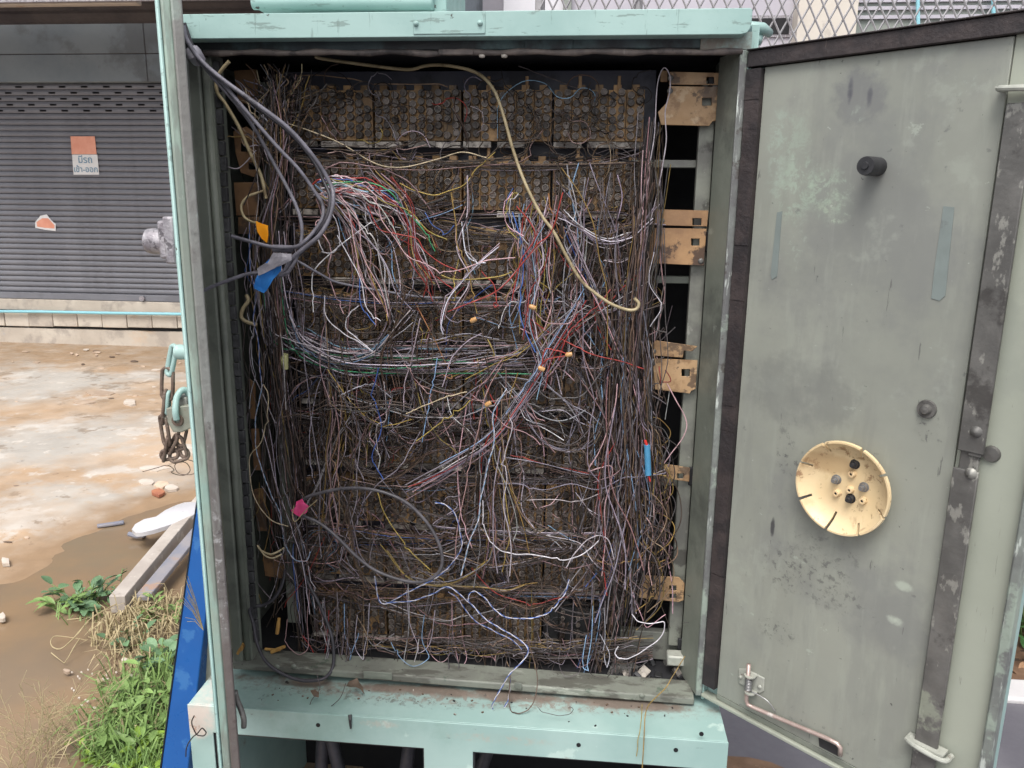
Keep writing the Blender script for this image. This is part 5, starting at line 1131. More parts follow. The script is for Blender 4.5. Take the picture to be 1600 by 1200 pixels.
traced([(590, 770), (600, 800), (625, 840), (650, 870), (672, 890)], 'yellow', .02, 'yellow wire slanting down inside the big cable loop')
traced([(400, 235), (375, 262), (350, 262), (348, 285), (356, 300)], 'pale', .045, 'thin pale wire hooked against the left wall')
traced([(520, 620), (528, 660), (530, 700), (522, 760), (515, 790), (522, 830), (528, 848)], 'pink', .02, 'dusty pink wire dropping down the left third')
traced([(440, 190), (520, 218), (580, 252), (620, 262), (680, 250), (720, 238), (760, 246)], 'cream', .06, 'cream wire sagging below the top row of blocks')
traced([(460, 118), (500, 118), (540, 122), (566, 127)], 'tan', .10, 'bare copper wire end across the navy panel')
traced([(585, 131), (640, 132), (680, 131), (700, 136)], 'tan', .11, 'second bare copper wire end across the navy panel')
traced([(810, 103), (860, 122), (912, 142)], 'grey', .12, 'grey wire slanting across the navy panel')
traced([(725, 120), (732, 130), (726, 131), (724, 122)], 'grey', .13, 'tiny wire curl hanging on the navy panel', r=.0009)
traced([(495, 1052), (500, 1075), (488, 1092), (484, 1110), (492, 1118), (515, 1105), (532, 1090), (540, 1068)], 'grey', -.09, 'thin grey wire curled on the pedestal below the sill', r=.0008)
traced([(840, 1105), (850, 1113), (875, 1118), (890, 1115), (896, 1108), (890, 1104)], 'grey', -.09, 'thin grey wire arc lying on the pedestal top', r=.0007)
traced([(1075, 930), (1088, 940), (1093, 955), (1086, 970), (1066, 973)], 'dark', .05, 'thin black wire loop at the lower right jamb', r=.0007)
traced([(303, 1118), (300, 1130), (305, 1145), (315, 1150), (322, 1145), (316, 1138), (306, 1148), (296, 1158), (292, 1168), (290, 1182)], 'dark', -.135, 'dark wire twisted through a hole in the pedestal corner', r=.0013)
for (x, y, lb_) in ((740, 500, 'left jelly connector crimped on wires over the fourth row'), (832, 480, 'topmost amber jelly connector right of the centre'), (846, 576, 'lower amber connector at the end of a red wire'), (889, 554, 'rightmost amber connector at the end of red wires'), (763, 631, 'lowest amber connector under the fifth row')):
    b = MB(); c = W(x, y, .012); a_ = rnd.uniform(-.8, .8); dx, dz = math.cos(a_) * .006, math.sin(a_) * .006
    b.tube([(c.x - dx, c.y, c.z - dz), (c.x - dx * .5, c.y - .001, c.z - dz * .5), (c.x + dx, c.y, c.z + dz)], [.0038, .0052, .0045], 10); o = b.build('wire_connector', M_BEAN, smooth='auto'); tag(o, lb_, 'connector'); recenter(o)

# ------------------------------------------------------------------ thick cables, tapes and tags
def cable(pts, Y, r, m, label, n=10):
    P = np.array(pts, float); Yv = np.interp(np.linspace(0, 1, len(P)), np.linspace(0, 1, len(Y)), Y); Q = cat_rom(np.stack([P[:, 0], P[:, 1], Yv * 1000], 1), 7); Wp = WV(Q[:, 0], Q[:, 1], Q[:, 2] / 1000)
    b = MB(); b.tube([Vector(p) for p in Wp], r * .82, n); o = b.build('cable', m, smooth='auto'); recenter(o); return tag(o, label, 'cable')
cable([(286, 40), (292, 62), (312, 92), (345, 122), (400, 162), (450, 200), (490, 245), (515, 285), (521, 310), (514, 342), (499, 368), (475, 388), (455, 405), (447, 420), (436, 432)], (-.06, -.05, .0, -.03, -.02), .0050, M_CABLE, 'grey cable forming the outermost curve at the upper left')
cable([(284, 45), (296, 72), (322, 108), (345, 135), (372, 166), (400, 205), (425, 250), (443, 282), (462, 320), (471, 350), (470, 382), (457, 415), (440, 430), (395, 427), (360, 437), (320, 453), (296, 468)], (-.05, -.04, 0, -.02, -.03, -.06), .0042, M_CABLE, 'grey cable forming the innermost curve and turning back to the left jamb')
cable([(280, 38), (294, 66), (315, 100), (350, 133), (392, 182), (432, 228), (467, 265), (492, 300), (504, 320), (504, 340), (492, 360), (475, 378), (460, 386), (427, 386), (390, 377), (362, 369)], (-.055, -.04, .0, -.03, -.02), .0044, M_CABLE, 'grey cable in the middle curve with its cut end pointing left')
cable([(288, 36), (300, 70), (318, 100), (352, 128), (405, 170), (452, 207), (488, 250), (508, 288), (516, 312), (508, 345), (488, 374), (468, 398), (452, 412)], (-.045, -.035, .01, -.02, -.005), .0042, M_CABLEB, 'dark cable hugging the outermost grey cable')
cable([(445, 402), (465, 408), (500, 428), (530, 442), (600, 455), (660, 464), (720, 466)], (.0, .03, .06, .08), .0030, M_CABLE, 'thin grey cable running right from the tape under the third row')
cable([(492, 88), (500, 91), (540, 97), (600, 105), (625, 108), (645, 108), (670, 102), (705, 103), (745, 114), (770, 138), (785, 175), (802, 235), (820, 285), (845, 335), (865, 362), (885, 400), (907, 437), (930, 458), (955, 475), (980, 484), (994, 483), (998, 474), (991, 466)], (.07, .09, .06, .02, .01, .01), .0038, M_CREAMC, 'cream cable crossing the rows diagonally and hooking round at the right')
cable([(358, 96), (346, 110), (338, 125), (340, 145), (352, 162), (372, 196), (385, 225), (396, 250), (408, 275), (416, 310)], (-.01, .0, .02, .03), .0040, M_CREAMC, 'short cream cable with a cut end crossing the grey cables')
cable([(412, 298), (400, 302), (386, 308), (377, 322), (381, 338), (392, 346), (402, 349)], (.03, .02, .01), .0030, M_CREAMC, 'cream cable hoop carrying the orange tag')
cable([(462, 795), (478, 778), (505, 769), (540, 763), (575, 764), (610, 773), (640, 789), (668, 818), (686, 850), (691, 878), (682, 898), (660, 909), (630, 907), (590, 893), (560, 872), (525, 838), (500, 818), (478, 808), (465, 805)], (.02, -.01, -.02, -.01, .02), .0042, M_CABLEG, 'grey cable in a wide loop over the lower rows')
cable([(470, 880), (482, 912), (498, 942), (512, 975), (520, 1003), (521, 1035), (515, 1052), (500, 1062), (470, 1063), (440, 1052), (415, 1033), (401, 1003), (396, 975), (390, 955), (396, 948), (412, 945), (428, 935), (440, 915), (446, 890)], (.06, .03, -.035, -.03, .02, .03), .0044, M_CABLEB, 'dark cable drooping over the sill at the lower left')
cable([(385, 461), (388, 470), (380, 482), (377, 495), (386, 503), (402, 508)], (.05, .045, .05), .0048, M_CREAMC, 'stubby brown cable end bent at the left wall')
cable([(402, 852), (408, 860), (422, 866), (434, 862), (444, 856)], (.02, .015, .03), .0028, M_CREAMC, 'upper of two short cream sleeves at the lower left')
cable([(406, 858), (414, 868), (426, 872), (440, 866)], (.015, .01, .025), .0022, M_CREAMC, 'lower of two short cream sleeves at the lower left')
def crumple(name, px, Y, m, label, cat, th=.0015, amp=.004, seed=0):
    # small sheet with folds, built on a fine grid and clipped to its outline
    P = [W(x, y, Y) for x, y in px]; bm = bmesh.new(); vs = [bm.verts.new(p) for p in P]; f = bm.faces.new(vs)
    bmesh.ops.triangulate(bm, faces=[f]); bmesh.ops.subdivide_edges(bm, edges=bm.edges, cuts=3, use_grid_fill=True)
    for v in bm.verts: v.co += Vector((mnoise.noise(v.co * 60 + Vector((seed, 0, 0))) * amp * .4, mnoise.noise(v.co * 45 + Vector((seed, 3, 0))) * amp, mnoise.noise(v.co * 70 + Vector((seed, 0, 7))) * amp * .4))
    bmesh.ops.recalc_face_normals(bm, faces=bm.faces); me = bpy.data.meshes.new(name); bm.to_mesh(me); bm.free(); me.materials.append(m)
    o = bpy.data.objects.new(name, me); COL.objects.link(o); s_ = o.modifiers.new('thick', 'SOLIDIFY'); s_.thickness = th; recenter(o); return tag(o, label, cat)
crumple('tape_tag', [(425, 400), (433, 407), (440, 412), (438, 424), (428, 436), (420, 448), (411, 458), (397, 451), (396, 446), (404, 428), (414, 412)], -.045, M_BLUETAG, 'torn blue tape tag under the bundled cables at the left', 'tape')
crumple('duct_tape', [(426, 394), (455, 396), (456, 406), (440, 414), (428, 420), (404, 431), (402, 418), (418, 410)], -.052, M_SILV, 'crumpled silver tape binding the cables above the blue tag', 'tape', amp=.007, seed=3)
b = MB(); b.tube([W(427, 388, -.02), W(456, 389, -.02)], .0072, 14); o = b.build('cable_sleeve', M_CABLE, smooth='auto'); tag(o, 'grey sleeve joining two cables above the silver tape', 'sleeve'); recenter(o)
b = MB(); b.tube([W(299, 76, -.045), W(303, 84, -.045), (W(311, 95, -.03))], [.012, .0145, .0125], 12); o = b.build('duct_tape', M_SILV, smooth='auto'); tag(o, 'silver tape wrapped round the cables at the top left corner', 'tape'); recenter(o)
crumple('duct_tape', [(303, 90), (318, 84), (316, 103), (304, 102)], -.035, M_SILV, 'loose tape end below the taped cables at the top left corner', 'tape', amp=.005, seed=5)
crumple('paper_tag', [(400, 345), (410, 350), (420, 352), (420, 365), (418, 379), (409, 373), (403, 362)], .0, M_ORANGE, 'orange paper tag hanging on the cream cable hoop', 'tag', amp=.003, seed=8)
crumple('tape_tag', [(462, 783), (473, 779), (482, 790), (479, 800), (468, 808), (457, 800), (455, 796), (462, 792)], .0, M_PINK, 'crumpled bright pink tape on the lower left cable loop', 'tape', amp=.006, seed=12)
cable([(459, 790), (457, 806), (461, 815), (470, 806), (482, 793), (495, 782)], (-.005, -.01, -.005), .0012, M_CREAMC, 'thin brown tie twisted round the pink tape')
b = MB(); b.tube([W(1011, 695, .01), W(1013, 742, .01)], .0062, 14); o = b.build('splice_sleeve', M_LBLUE, smooth='auto'); tag(o, 'light blue splice sleeve on the right bundle', 'sleeve'); recenter(o)
b = MB(); b.tube([W(1008, 688, .01), W(1011, 697, .01)], .0028, 8); b.tube([W(1013, 741, .01), W(1016, 752, .01)], .0018, 8); o2 = b.build('red_end', M_REDP, o, smooth='auto')
b = MB(); b.tube([W(446, 553, .035), W(444, 562, .035), W(446, 577, .035)], [.006, .0085, .006], 10); o = b.build('clear_capsule', mat('yellow_glass', (.42, .42, .20), (.34, .33, .16), 20, .25, bump=.05)); tag(o, 'small yellowish capsule lodged in the left bundle', 'capsule'); recenter(o)
# split bamboo plugs and debris on the sill
for (x0_, y0_, x1_, y1_, yy, r_, lb_) in ((372, 1021, 381, 1006, .0, .0052, 'split bamboo plug standing at the left end of the sill'), (424, 1019, 445, 1010, .03, .0042, 'split bamboo plug lying behind the sill'), (414, 1014, 438, 1016, .035, .0030, 'thinner bamboo sliver beside the lying plug'), (433, 990, 436, 966, .05, .0042, 'ochre plug hanging among the wires above the sill')):
    b = MB(); b.tube([W(x0_, y0_, yy), W((x0_ + x1_) / 2, (y0_ + y1_) / 2, yy), W(x1_, y1_, yy)], [r_, r_ * 1.08, r_ * .8], 7); o = b.build('bamboo_plug', M_STICK); tag(o, lb_, 'plug'); recenter(o)
crumple('dead_leaf', [(540, 1074), (546, 1064), (556, 1060), (566, 1069), (571, 1082), (563, 1076), (552, 1072)], -.05, M_LEAFD, 'curled dead leaf on the pedestal just below the sill', 'leaf', amp=.008, seed=21)
crumple('rubber_scrap', [(484, 1080), (492, 1077), (498, 1082), (497, 1090), (490, 1088)], -.09, M_LEAFD, 'small brown scrap caught on the thin wire on the pedestal', 'scrap', amp=.004, seed=23)
b = MB(); b.tube([W(547, 1117, -.118), W(547, 1124, -.124), W(548, 1138, -.124)], [.0042, .0034, .0022], 8); o = b.build('screw_anchor', M_BLACK, smooth='auto'); tag(o, 'dark screw sticking out of the pedestal front', 'screw'); recenter(o)
# rubble on the cabinet floor
for i in range(26):
    c = W(rnd.uniform(930, 1068), rnd.uniform(1020, 1052), .07 + rnd.uniform(-.02, .05)); c.z = .648; s_ = rnd.uniform(.006, .016); M_ = Matrix.Translation(c) @ Matrix.Rotation(rnd.uniform(0, 3), 4, (rnd.random(), rnd.random(), rnd.random()))
    b = MB(); b.box(-s_, s_, -s_ * .7, s_ * .7, -s_ * .3, s_ * .5, M_); o = b.build('debris_piece', rnd.choice((M_BLKBLOCK, M_BLKBLOCK, M_LABEL, M_BAR)), bev=.001); tag(o, 'sooty broken scrap on the cabinet floor at the lower right', 'debris', 'broken scraps on the cabinet floor'); recenter(o)
for i in range(40):
    x = rnd.uniform(380, 1060); yy = -.02 - .08 * rnd.random() ** 2.2; c = W(x, 1080, yy); s_ = rnd.uniform(.0008, .0026)
    b = MB(); M_ = Matrix.Translation((c.x, yy, .6293 + s_ * .4)) @ Matrix.Rotation(rnd.uniform(0, 6), 4, 'Z'); b.box(-s_, s_, -s_ * .6, s_ * .6, -s_ * .4, s_ * .4, M_); o = b.build('paint_flake', rnd.choice((M_LEAFD, M_BLACK, M_LABEL))); tag(o, 'tiny crumb of dirt on the pedestal top below the sill', 'crumb', 'crumbs on the pedestal top'); recenter(o)

# ------------------------------------------------------------------ things on the yard
M_BLUEB = mat('blue_board_paint', (.008, .075, .27), (.010, .09, .31), 3, .35, bump=.05, layers=[((.05, .17, .38), 9, .60, .05, .5), ((.16, .14, .12), 6, .60, .08, .5), ((.35, .38, .42), 40, .70, .02, .7)])
M_BLUEE = mat('blue_board_edge', (.006, .010, .018), bump=0)
def plank(name, A, B, w, h, m, label, cat, bev=.003, lift=(0, 0), roll=0, parent=None):
    A, B = Vector(A), Vector(B); A.z += lift[0]; B.z += lift[1]; d = (B - A); L_ = d.length; d.normalize(); side = d.cross(Vector((0, 0, 1))).normalized(); up_ = side.cross(d)
    M_ = Matrix.Translation(A) @ Matrix(((d.x, side.x, up_.x), (d.y, side.y, up_.y), (d.z, side.z, up_.z))).to_4x4() @ Matrix.Rotation(roll, 4, 'X')
    b = MB(); b.box(0, L_, -w / 2, w / 2, 0, h, M_); o = b.build(name, m, bev=bev); recenter(o); return tag(o, label, cat)
# blue board leaning on the cabinet's left side
def slab_px(name, L0, L1, R0, R1, Y0, Y1, th, m, label, cat):
    a, b_, c, d = W(*L0, Y0), W(*R0, Y0), W(*R1, Y1), W(*L1, Y1); back = Vector((.004, th, 0))
    mb = MB(); mb.add([a, b_, c, d, a + back, b_ + back, c + back, d + back], [(0, 1, 2, 3), (7, 6, 5, 4), (0, 4, 5, 1), (1, 5, 6, 2), (2, 6, 7, 3), (3, 7, 4, 0)])
    o = mb.build(name, m, bev=.003); recenter(o); return tag(o, label, cat)
slab_px('blue_board', (243, 1262), (309, 772), (287, 1262), (343, 772), .13, .30, .045, M_BLUEB, 'blue painted board leaning against the left side of the cabinet', 'board')
slab_px('board_rim', (240.5, 1262), (307.5, 772), (243.5, 1262), (309.6, 772), .128, .298, .05, M_BLUEE, 'dark rim along the left edge of the blue board', 'edging')
slab_px('metal_strip', (302, 1255), (318, 900), (330, 1255), (346, 900), .20, .26, .02, M_GREEN, 'grey green metal strip standing between the blue board and the cabinet', 'strip')
M_WPLANK = mat('pale_weathered_plank', (.50, .45, .40), (.40, .35, .31), 8, .6, bump=.3, bscale=60, stretch=(1, 1, 1), layers=[((.30, .25, .21), 20, .62, .05, .6), ((.70, .66, .60), 9, .6, .06, .5)])
M_BPLANK = mat('blue_grey_timber', (.20, .21, .26), (.28, .26, .27), 10, .6, bump=.3, layers=[((.40, .24, .15), 7, .58, .07, .7)])
plank('timber_beam', G(186, 962), G(330, 790), .062, .075, M_WPLANK, 'pale square timber beam lying beside the blue board', 'beam', lift=(.012, .035))
plank('timber_board', G(224, 955), G(330, 830), .060, .022, M_BPLANK, 'blue grey thin timber lying right of the pale beam', 'board', lift=(.045, .07))
M_WPL = mat('white_plastic', (.60, .59, .60), (.54, .53, .55), 4, .35, bump=.05, layers=[((.40, .38, .42), 12, .66, .04, .6)])
def ground_plate(name, px, z, th, m, label, cat, dome=0, bev=.002, group=None):
    P = [G(x, y, z) for x, y in px]; c = sum(P, Vector()) / len(P); n = len(P); vs = list(P) + [p - Vector((0, 0, th)) for p in P]; ins = [p.lerp(c, .35) + Vector((0, 0, dome)) for p in P]; vs += ins; vs.append(c + Vector((0, 0, dome * 1.25)))
    fs = [(i, (i + 1) % n, 2 * n + (i + 1) % n, 2 * n + i) for i in range(n)] + [(2 * n + i, 2 * n + (i + 1) % n, 3 * n) for i in range(n)] + [(n + i, n + (i + 1) % n, (i + 1) % n, i) for i in range(n)] + [tuple(range(2 * n - 1, n - 1, -1))]
    o = MB().add(vs, fs).build(name, m, smooth='auto'); recenter(o); return tag(o, label, cat, group)
pc_ = ground_plate('plastic_cover', [(206, 827), (211, 819), (219, 818), (224, 823), (234, 817), (262, 797), (288, 785), (312, 783), (318, 792), (300, 806), (272, 818), (240, 828), (222, 832), (212, 832)], .10, .02, M_WPL, 'white curved plastic cover lying on the end of the timber in the puddle', 'cover', dome=.018)
b = MB(); b.tube([G(201, 834, .03), G(214, 838, .02), G(226, 836, .03)], .012, 8); b.tube([G(222, 834, .05), G(224, 838, .0)], .01, 8); b.build('foot', M_BPLANK, pc_, smooth='auto')
plank('driftwood', G(152, 824), G(194, 818), .030, .014, M_BPLANK, 'dark stick floating alone in the puddle', 'stick', bev=.004)
M_CHIP = mat('pale_chip', (.52, .40, .30), (.42, .31, .23), 12, .7, bump=.4, rand=.25)
M_CHIPR = mat('red_brick_chip', (.42, .17, .09), (.32, .12, .07), 12, .8, bump=.4)
M_CHIPW = mat('white_chip', (.60, .53, .46), (.50, .43, .36), 12, .6, bump=.2)
def chip(px, py, rx, ry, m, label, th=.010, group=None, seed=0, name='rubble_chip'):
    n = 9; r_ = random.Random(seed * 7 + int(px)); P = []
    for k in range(n):
        a = 2 * math.pi * k / n; q = r_.uniform(.65, 1.1); P.append((px + rx * q * math.cos(a), py + ry * q * math.sin(a)))
    return ground_plate(name, P, .010 + th, th * 1.3, m, label, 'chip', dome=th * .12, group=group)
for (px, py, rx, ry, m, lab) in ((128, 628, 20, 4, M_CHIP, 'long pale flake lying on the orange mud above the puddle'), (157, 614, 25, 6, M_CHIP, 'broad pale slab chip near the top of the mud'), (203, 628, 11, 5, M_CHIPW, 'whitish round flake left of the chain'),
                                 (213, 702, 13, 4, M_CHIP, 'thin pinkish chip left of the hanging chain'), (240, 731, 26, 5, M_CHIPW, 'whitish flat slab under the chain'), (228, 753, 12, 6, M_CHIPW, 'crumpled whitish scrap beside the red brick chip'),
                                 (252, 756, 12, 6, M_CHIP, 'cream lump beside the red brick chip'), (246, 768, 11, 6, M_CHIPR, 'red brick chip at the edge of the puddle'), (268, 761, 11, 5, M_CHIPW, 'pale wedge right of the red brick chip'),
                                 (296, 700, 14, 9, M_CHIPW, 'pale slab end peeping out beside the left door'), (60, 602, 14, 2, M_CHIPW, 'thin bright flake on the upper left concrete'), (8, 876, 8, 6, M_CHIPW, 'white chip at the left edge of the picture by the puddle'), (3, 962, 7, 6, M_CHIPW, 'pinkish white chip in the mud at the left edge'),
                                 (104, 1047, 6, 3, M_CHIP, 'small brown pebble alone in the wet mud'), (155, 1063, 7, 4, M_CREAMC, 'ochre chip of wood in the wet mud'), (195, 1030, 6, 3, M_CHIPW, 'white shell fragment near the straw'), (265, 1017, 7, 4, M_CHIPW, 'white shell beside the blue board'), (263, 1024, 6, 3, M_CHIP, 'cream shell under the white one by the blue board'),
                                 (205, 1055, 5, 2.5, M_CHIPW, 'small white chip left of the green weeds'), (148, 1106, 4, 3, M_CHIPW, 'white crumb between the dry grass heads')):
    chip(px, py, rx, ry, m, lab, .008 if ry < 5 else .012)
for i in range(110):
    px = rnd.uniform(0, 285); py = 545 + 330 * rnd.random() ** 1.2
    if py > 740 and px > 60: continue
    chip(px, py, rnd.uniform(2, 7), rnd.uniform(.6, 1.8), rnd.choice((M_CHIP, M_CHIP, M_CHIPW, M_LEAFD)), 'small flat fragment scattered over the sandy concrete', .004, 'small fragments on the sandy concrete', i)
for i in range(36):
    px = rnd.uniform(110, 230); py = 1040 + rnd.uniform(0, 80); chip(px, py, rnd.uniform(1, 2.6), rnd.uniform(.7, 1.8), M_CHIPW, 'tiny white crumb in the wet mud beside the weeds', .003, 'white crumbs in the wet mud', i)

# plants
def leafmat(n, a, b_): return mat(n, a, b_, 14, .45, bump=.2, bscale=60, rand=.25, layers=[((.35, .38, .12), 9, .68, .05, .5)])
M_LF1 = leafmat('fresh_green_leaf', (.15, .25, .07), (.22, .33, .10)); M_LF2 = leafmat('bluish_green_leaf', (.10, .19, .09), (.15, .25, .13)); M_LF3 = leafmat('lime_leaf', (.22, .36, .04), (.28, .42, .07)); M_LF4 = leafmat('dark_hedge_leaf', (.06, .15, .045), (.10, .23, .075))
M_STRAW = mat('dry_straw', (.46, .38, .22), (.38, .30, .17), 20, .7, bump=.1, rand=.15); M_STEM = mat('green_stem', (.16, .24, .08), (.20, .28, .10), 20, .6, bump=0)
def leaf_mesh(nm, m, L_=1.0, w=.5, fold=.12, curl=.15):
    n = 6; vs = []; fs = []
    for i in range(n + 1):
        t = i / n; ww = w * .5 * math.sin(math.pi * min(1, t * .94 + .03)) ** .7; zc_ = -curl * t * t
        vs += [(t * L_, -ww, zc_ + fold * ww), (t * L_, 0, zc_), (t * L_, ww, zc_ + fold * ww)]
    for i in range(n):
        a = i * 3; fs += [(a, a + 3, a + 4, a + 1), (a + 1, a + 4, a + 5, a + 2)]
    me = bpy.data.meshes.new(nm); me.from_pydata(vs, [], fs); me.materials.append(m); me.shade_smooth(); return me
LV = {k: leaf_mesh('leaf', m, 1, w, .35, c) for k, m, w, c in (('pea', M_LF2, .62, .12), ('fresh', M_LF1, .34, .25), ('lime', M_LF3, .60, .15), ('hedge', M_LF4, .46, .15))}
def put_leaf(kind, root, p, az, el, s_):
    o = bpy.data.objects.new('leaf', LV[kind]); COL.objects.link(o); o.parent = root; o.location = Vector(p) - root.location; o.rotation_euler = (rnd.uniform(-.5, .5), -el, az); o.scale = (s_,) * 3; return o
def weed(cx, cy, label, kind, nst, h, spread, ls, per=5, name='weed', stem=M_STEM, lean=(0, 0)):
    root = thing(name, label, 'plant', (cx, cy, .0), group=None); b = MB()
    for i in range(nst):
        a = rnd.uniform(0, 6.28); d = spread * math.sqrt(rnd.random()); bx, by = cx + d * .35 * math.cos(a), cy + d * .35 * math.sin(a); tx, ty = cx + d * math.cos(a) + lean[0], cy + d * math.sin(a) + lean[1]; hh = h * rnd.uniform(.5, 1.1)
        pts = [(bx, by, -.01), ((bx * .6 + tx * .4), (by * .6 + ty * .4), hh * .55), (tx, ty, hh)]; Q = cat_rom(pts, 4); b.tube([Vector(q) for q in Q], .0022, 4, caps=False)
        for k in range(per):
            q = Q[min(len(Q) - 1, int((.3 + .7 * k / max(1, per - 1)) * (len(Q) - 1)))]; put_leaf(kind, root, q, a + rnd.uniform(-1.9, 1.9), rnd.uniform(-.2, .7), ls * rnd.uniform(.7, 1.25))
    b.build('stem', stem, root, smooth=True, fix=False); return root
def g3(px, py): p = G(px, py); return p.x, p.y
x_, y_ = g3(135, 945); weed(x_, y_, 'low weed with rounded bluish green leaves at the puddle edge', 'pea', 13, .085, .17, .048, 5)
x_, y_ = g3(108, 948); weed(x_, y_, 'thin leaved weed at the far left of the puddle plants', 'fresh', 9, .07, .10, .055, 4)
x_, y_ = g3(185, 935); weed(x_, y_, 'small weed between the rounded leaf plant and the timber', 'pea', 6, .09, .09, .035, 4)
x_, y_ = g3(205, 1010); weed(x_, y_, 'sparse weed under the straw beside the timber end', 'pea', 6, .06, .10, .040, 3)
x_, y_ = g3(250, 1050); weed(x_, y_, 'pale green weed at the foot of the blue board', 'pea', 8, .11, .07, .048, 4)
x_, y_ = g3(228, 1110); weed(x_, y_, 'spiky bright green weed beside the blue board', 'fresh', 14, .12, .10, .058, 5)
x_, y_ = g3(215, 1170); weed(x_, y_, 'lush green weed left of the blue board near the bottom', 'fresh', 16, .11, .11, .055, 5)
x_, y_ = g3(232, 1215); weed(x_, y_, 'lime green leafy weed at the bottom beside the blue board', 'lime', 12, .10, .09, .040, 5)
x_, y_ = g3(160, 1180); weed(x_, y_, 'creeping weed with lime leaves at the bottom left', 'lime', 5, .05, .12, .036, 3)
x_, y_ = g3(255, 965); weed(x_, y_, 'small weed in the shade of the second timber', 'fresh', 8, .07, .09, .045, 4)
def grass(name, label, spots_, m, cat='grass', r=.0009):
    b = MB()
    for (px, py, n, sp, h) in spots_:
        c = G(px, py)
        for i in range(n):
            a = rnd.uniform(0, 6.28); d = sp * math.sqrt(rnd.random()); x0_, y0_ = c.x + d * math.cos(a), c.y + d * math.sin(a); a2 = rnd.uniform(0, 6.28); l_ = h * rnd.uniform(.4, 1.3)
            x1_, y1_ = x0_ + l_ * math.cos(a2) * .8, y0_ + l_ * math.sin(a2) * .8; zt_ = l_ * rnd.uniform(.15, .8); wd = r * rnd.uniform(1.5, 3.5)
            pts = [Vector((x0_, y0_, -.005)), Vector(((x0_ * .6 + x1_ * .4), (y0_ * .6 + y1_ * .4), zt_)), Vector((x1_, y1_, zt_ * rnd.uniform(.1, 1.1)))]
            sd_ = Vector((-math.sin(a2), math.cos(a2), 0)) * wd; vs = [pts[0] - sd_, pts[0] + sd_, pts[1] - sd_, pts[1] + sd_, pts[2]]; b.add(vs, [(0, 1, 3, 2), (2, 3, 4)])
    o = b.build(name, m, fix=False); recenter(o); return tag(o, label, cat, kind='stuff')
grass('green_grass', 'green grass blades growing along the blue board', [(225, 1090, 330, .11, .14), (205, 1150, 380, .14, .15), (240, 1190, 330, .12, .15), (250, 1040, 60, .06, .10), (150, 945, 60, .16, .08)], M_LF1)
grass('dry_grass', 'dry straw coloured grass litter around the timber ends', [(225, 985, 200, .14, .12), (250, 960, 120, .12, .10), (215, 1030, 110, .12, .10), (190, 990, 60, .12, .12), (240, 1120, 90, .12, .10), (180, 1150, 60, .14, .12)], M_STRAW, 'dry grass')
def straw(pts, label, r=.0026, m=M_STRAW, z=.02):
    Q = cat_rom([tuple(G(x, y, zz)) for x, y, zz in pts], 6); b = MB(); b.tube([Vector(q) for q in Q], [r * (1 - .5 * i / len(Q)) for i in range(len(Q))], 5, caps=False); o = b.build('straw_stalk', m, smooth=True, fix=False); recenter(o); return tag(o, label, 'stalk')
straw([(185, 942, .05), (160, 955, .06), (138, 970, .06), (122, 990, .05), (98, 1012, .04), (84, 1012, .03), (79, 1003, .03), (86, 994, .03), (110, 996, .03), (135, 1000, .03)], 'straw stalk bent into a long loop over the mud')
straw([(138, 972, .05), (125, 985, .04), (110, 1003, .03), (97, 1013, .02)], 'short straight straw stalk inside the loop')
straw([(125, 998, .04), (115, 1012, .04), (108, 1025, .02), (100, 1037, .01)], 'straw stalk slanting down from the loop')
straw([(80, 1020, .02), (90, 1028, .015), (100, 1036, .01)], 'short pale twig under the straw loop', .0018)
straw([(200, 945, .08), (212, 965, .09), (218, 990, .08), (222, 1010, .05), (216, 1035, .02)], 'straw stalk arching down from the timber end')
straw([(215, 1018, .08), (225, 1028, .08), (236, 1040, .05), (240, 1050, .02)], 'bent straw stalk above the green weeds')
straw([(138, 995, .04), (160, 1001, .05), (190, 1002, .04)], 'level straw stalk reaching right from the loop', .0018)
straw([(105, 968, .03), (125, 966, .04), (142, 962, .03)], 'lone straw stem left of the loop', .0016)
def feather(px, py, label, n=9, L_=.22, az0=2.4):
    c = G(px, py); b = MB()
    for i in range(n):
        a = az0 + rnd.gauss(0, .7); l_ = L_ * rnd.uniform(.6, 1.2); p0 = Vector((c.x + rnd.gauss(0, .02), c.y + rnd.gauss(0, .02), 0)); p1 = p0 + Vector((math.cos(a) * l_ * .7, math.sin(a) * l_ * .7, l_ * .7)); pm = p0.lerp(p1, .5) + Vector((0, 0, .03)); Q = [Vector(q) for q in cat_rom([p0, pm, p1], 5)]
        b.tube(Q, .0011, 3, caps=False)
        for q in range(9):
            s0 = Q[min(len(Q) - 1, 3 + q * (len(Q) - 3) // 9)]; v = (Q[-1] - Q[-3]).normalized() * .03 + Vector((rnd.gauss(0, .022), rnd.gauss(0, .022), rnd.gauss(0, .012))); b.tube([s0, s0 + v], .0007, 3, caps=False)
    o = b.build('grass_head', M_STRAW, smooth=True, fix=False); recenter(o); return tag(o, label, 'grass')
feather(95, 1195, 'feathery dry grass head at the bottom left'); feather(60, 1215, 'feathery dry grass head nearest the lower left corner', 10, .24, 2.0); feather(135, 1170, 'feathery dry grass head beside the green weeds', 8, .2, 2.0); feather(30, 1225, 'low feathery grass at the corner of the picture', 8, .18, 1.6)
b = MB()
for i in range(16):
    a, c = rnd.uniform(283, 300), rnd.uniform(940, 985); p0 = W(318, 985, .13); p1 = W(a, c - rnd.uniform(0, 60), .12); b.tube([p0, p0.lerp(p1, .5) + Vector((0, 0, .012)), p1], .0006, 3, caps=False)
o = b.build('dry_sprig', M_STRAW, smooth=True, fix=False); recenter(o); tag(o, 'wispy dry sprig in front of the blue board', 'grass')
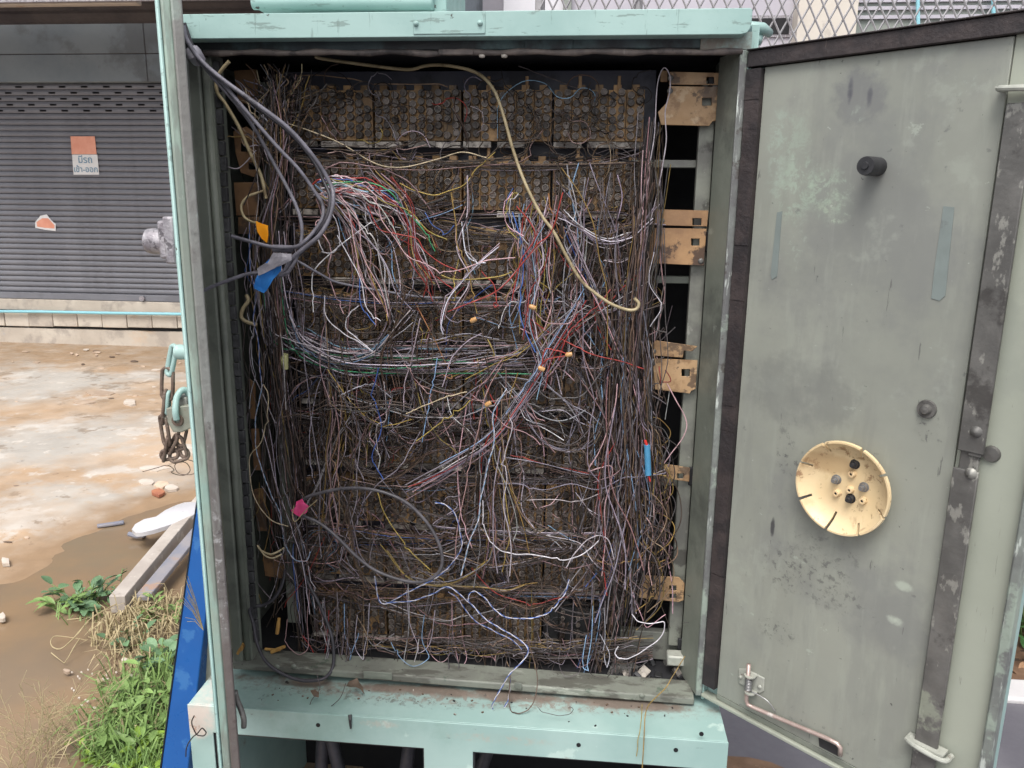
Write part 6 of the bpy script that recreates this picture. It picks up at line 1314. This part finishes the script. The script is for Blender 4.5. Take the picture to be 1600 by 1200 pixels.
# hedge behind the right door
hb_ = thing('hedge_bush', 'glossy green bush growing behind the free edge of the right door', 'bush', (1.78, 1.52, 0)); b = MB(); nl = 0
for i in range(60):
    a = rnd.uniform(0, 6.28); d = math.sqrt(rnd.random()); tx, ty, tz = 1.78 + .46 * d * math.cos(a), 1.52 + .32 * d * math.sin(a), rnd.uniform(.15, .62) * (1.1 - .4 * d); bx, by = 1.78 + .12 * d * math.cos(a), 1.52 + .1 * d * math.sin(a)
    Q = cat_rom([(bx, by, 0), ((bx + tx) / 2, (by + ty) / 2, tz * .6), (tx, ty, tz)], 4); b.tube([Vector(q) for q in Q], .003, 4, caps=False)
    for k in range(5):
        if nl < 296: put_leaf('hedge', hb_, Q[-1 - rnd.randint(0, 4)], rnd.uniform(0, 6.28), rnd.uniform(-.3, .9), rnd.uniform(.05, .085)); nl += 1
b.build('twig', M_STEM, hb_, smooth=True, fix=False)
lm = []
for i in range(900):
    a = rnd.uniform(0, 6.28); d = math.sqrt(rnd.random()); p = Vector((1.78 + .50 * d * math.cos(a), 1.52 + .33 * d * math.sin(a), rnd.uniform(.02, .66) * (1.1 - .4 * d))); M_ = Matrix.Translation(p) @ Matrix.Rotation(rnd.uniform(0, 6.28), 4, 'Z') @ Matrix.Rotation(-rnd.uniform(-.3, .9), 4, 'Y') @ Matrix.Scale(rnd.uniform(.045, .075), 4); lm.append(M_)
b = MB(); me = LV['hedge']; V_ = [v.co.copy() for v in me.vertices]; F_ = [tuple(p.vertices) for p in me.polygons]
for M_ in lm: b.add([M_ @ v for v in V_], F_)
o = b.build('foliage', M_LF4, hb_, smooth=True, fix=False); o['kind'] = 'stuff'
for i in range(40):
    x, y = rnd.uniform(1.3, 2.3), rnd.uniform(1.19, 1.5); o = bpy.data.objects.new('fallen_leaf', LV['hedge']); COL.objects.link(o); o.location = (x, y, .02); o.rotation_euler = (rnd.uniform(-.4, .4), rnd.uniform(-.3, .3), rnd.uniform(0, 6)); o.scale = (rnd.uniform(.03, .06),) * 3
    if i == 0: DL = LV['hedge'].copy(); DL.materials.clear(); DL.materials.append(mat('brown_fallen_leaf', (.22, .12, .07), (.30, .18, .10), 20, .7, rand=.3))
    o.data = DL; tag(o, 'brown fallen leaf on the planting bed behind the right door', 'leaf', 'fallen leaves on the planting bed')
b = MB(); b.tube([(1.63, 1.27, .05), (1.66, 1.262, .10), (1.68, 1.27, .07)], .010, 10); o = b.build('clay_shard', mat('terracotta', (.26, .13, .08), (.22, .10, .06), 10, .6)); tag(o, 'terracotta shard under the hedge behind the right door', 'shard'); recenter(o)
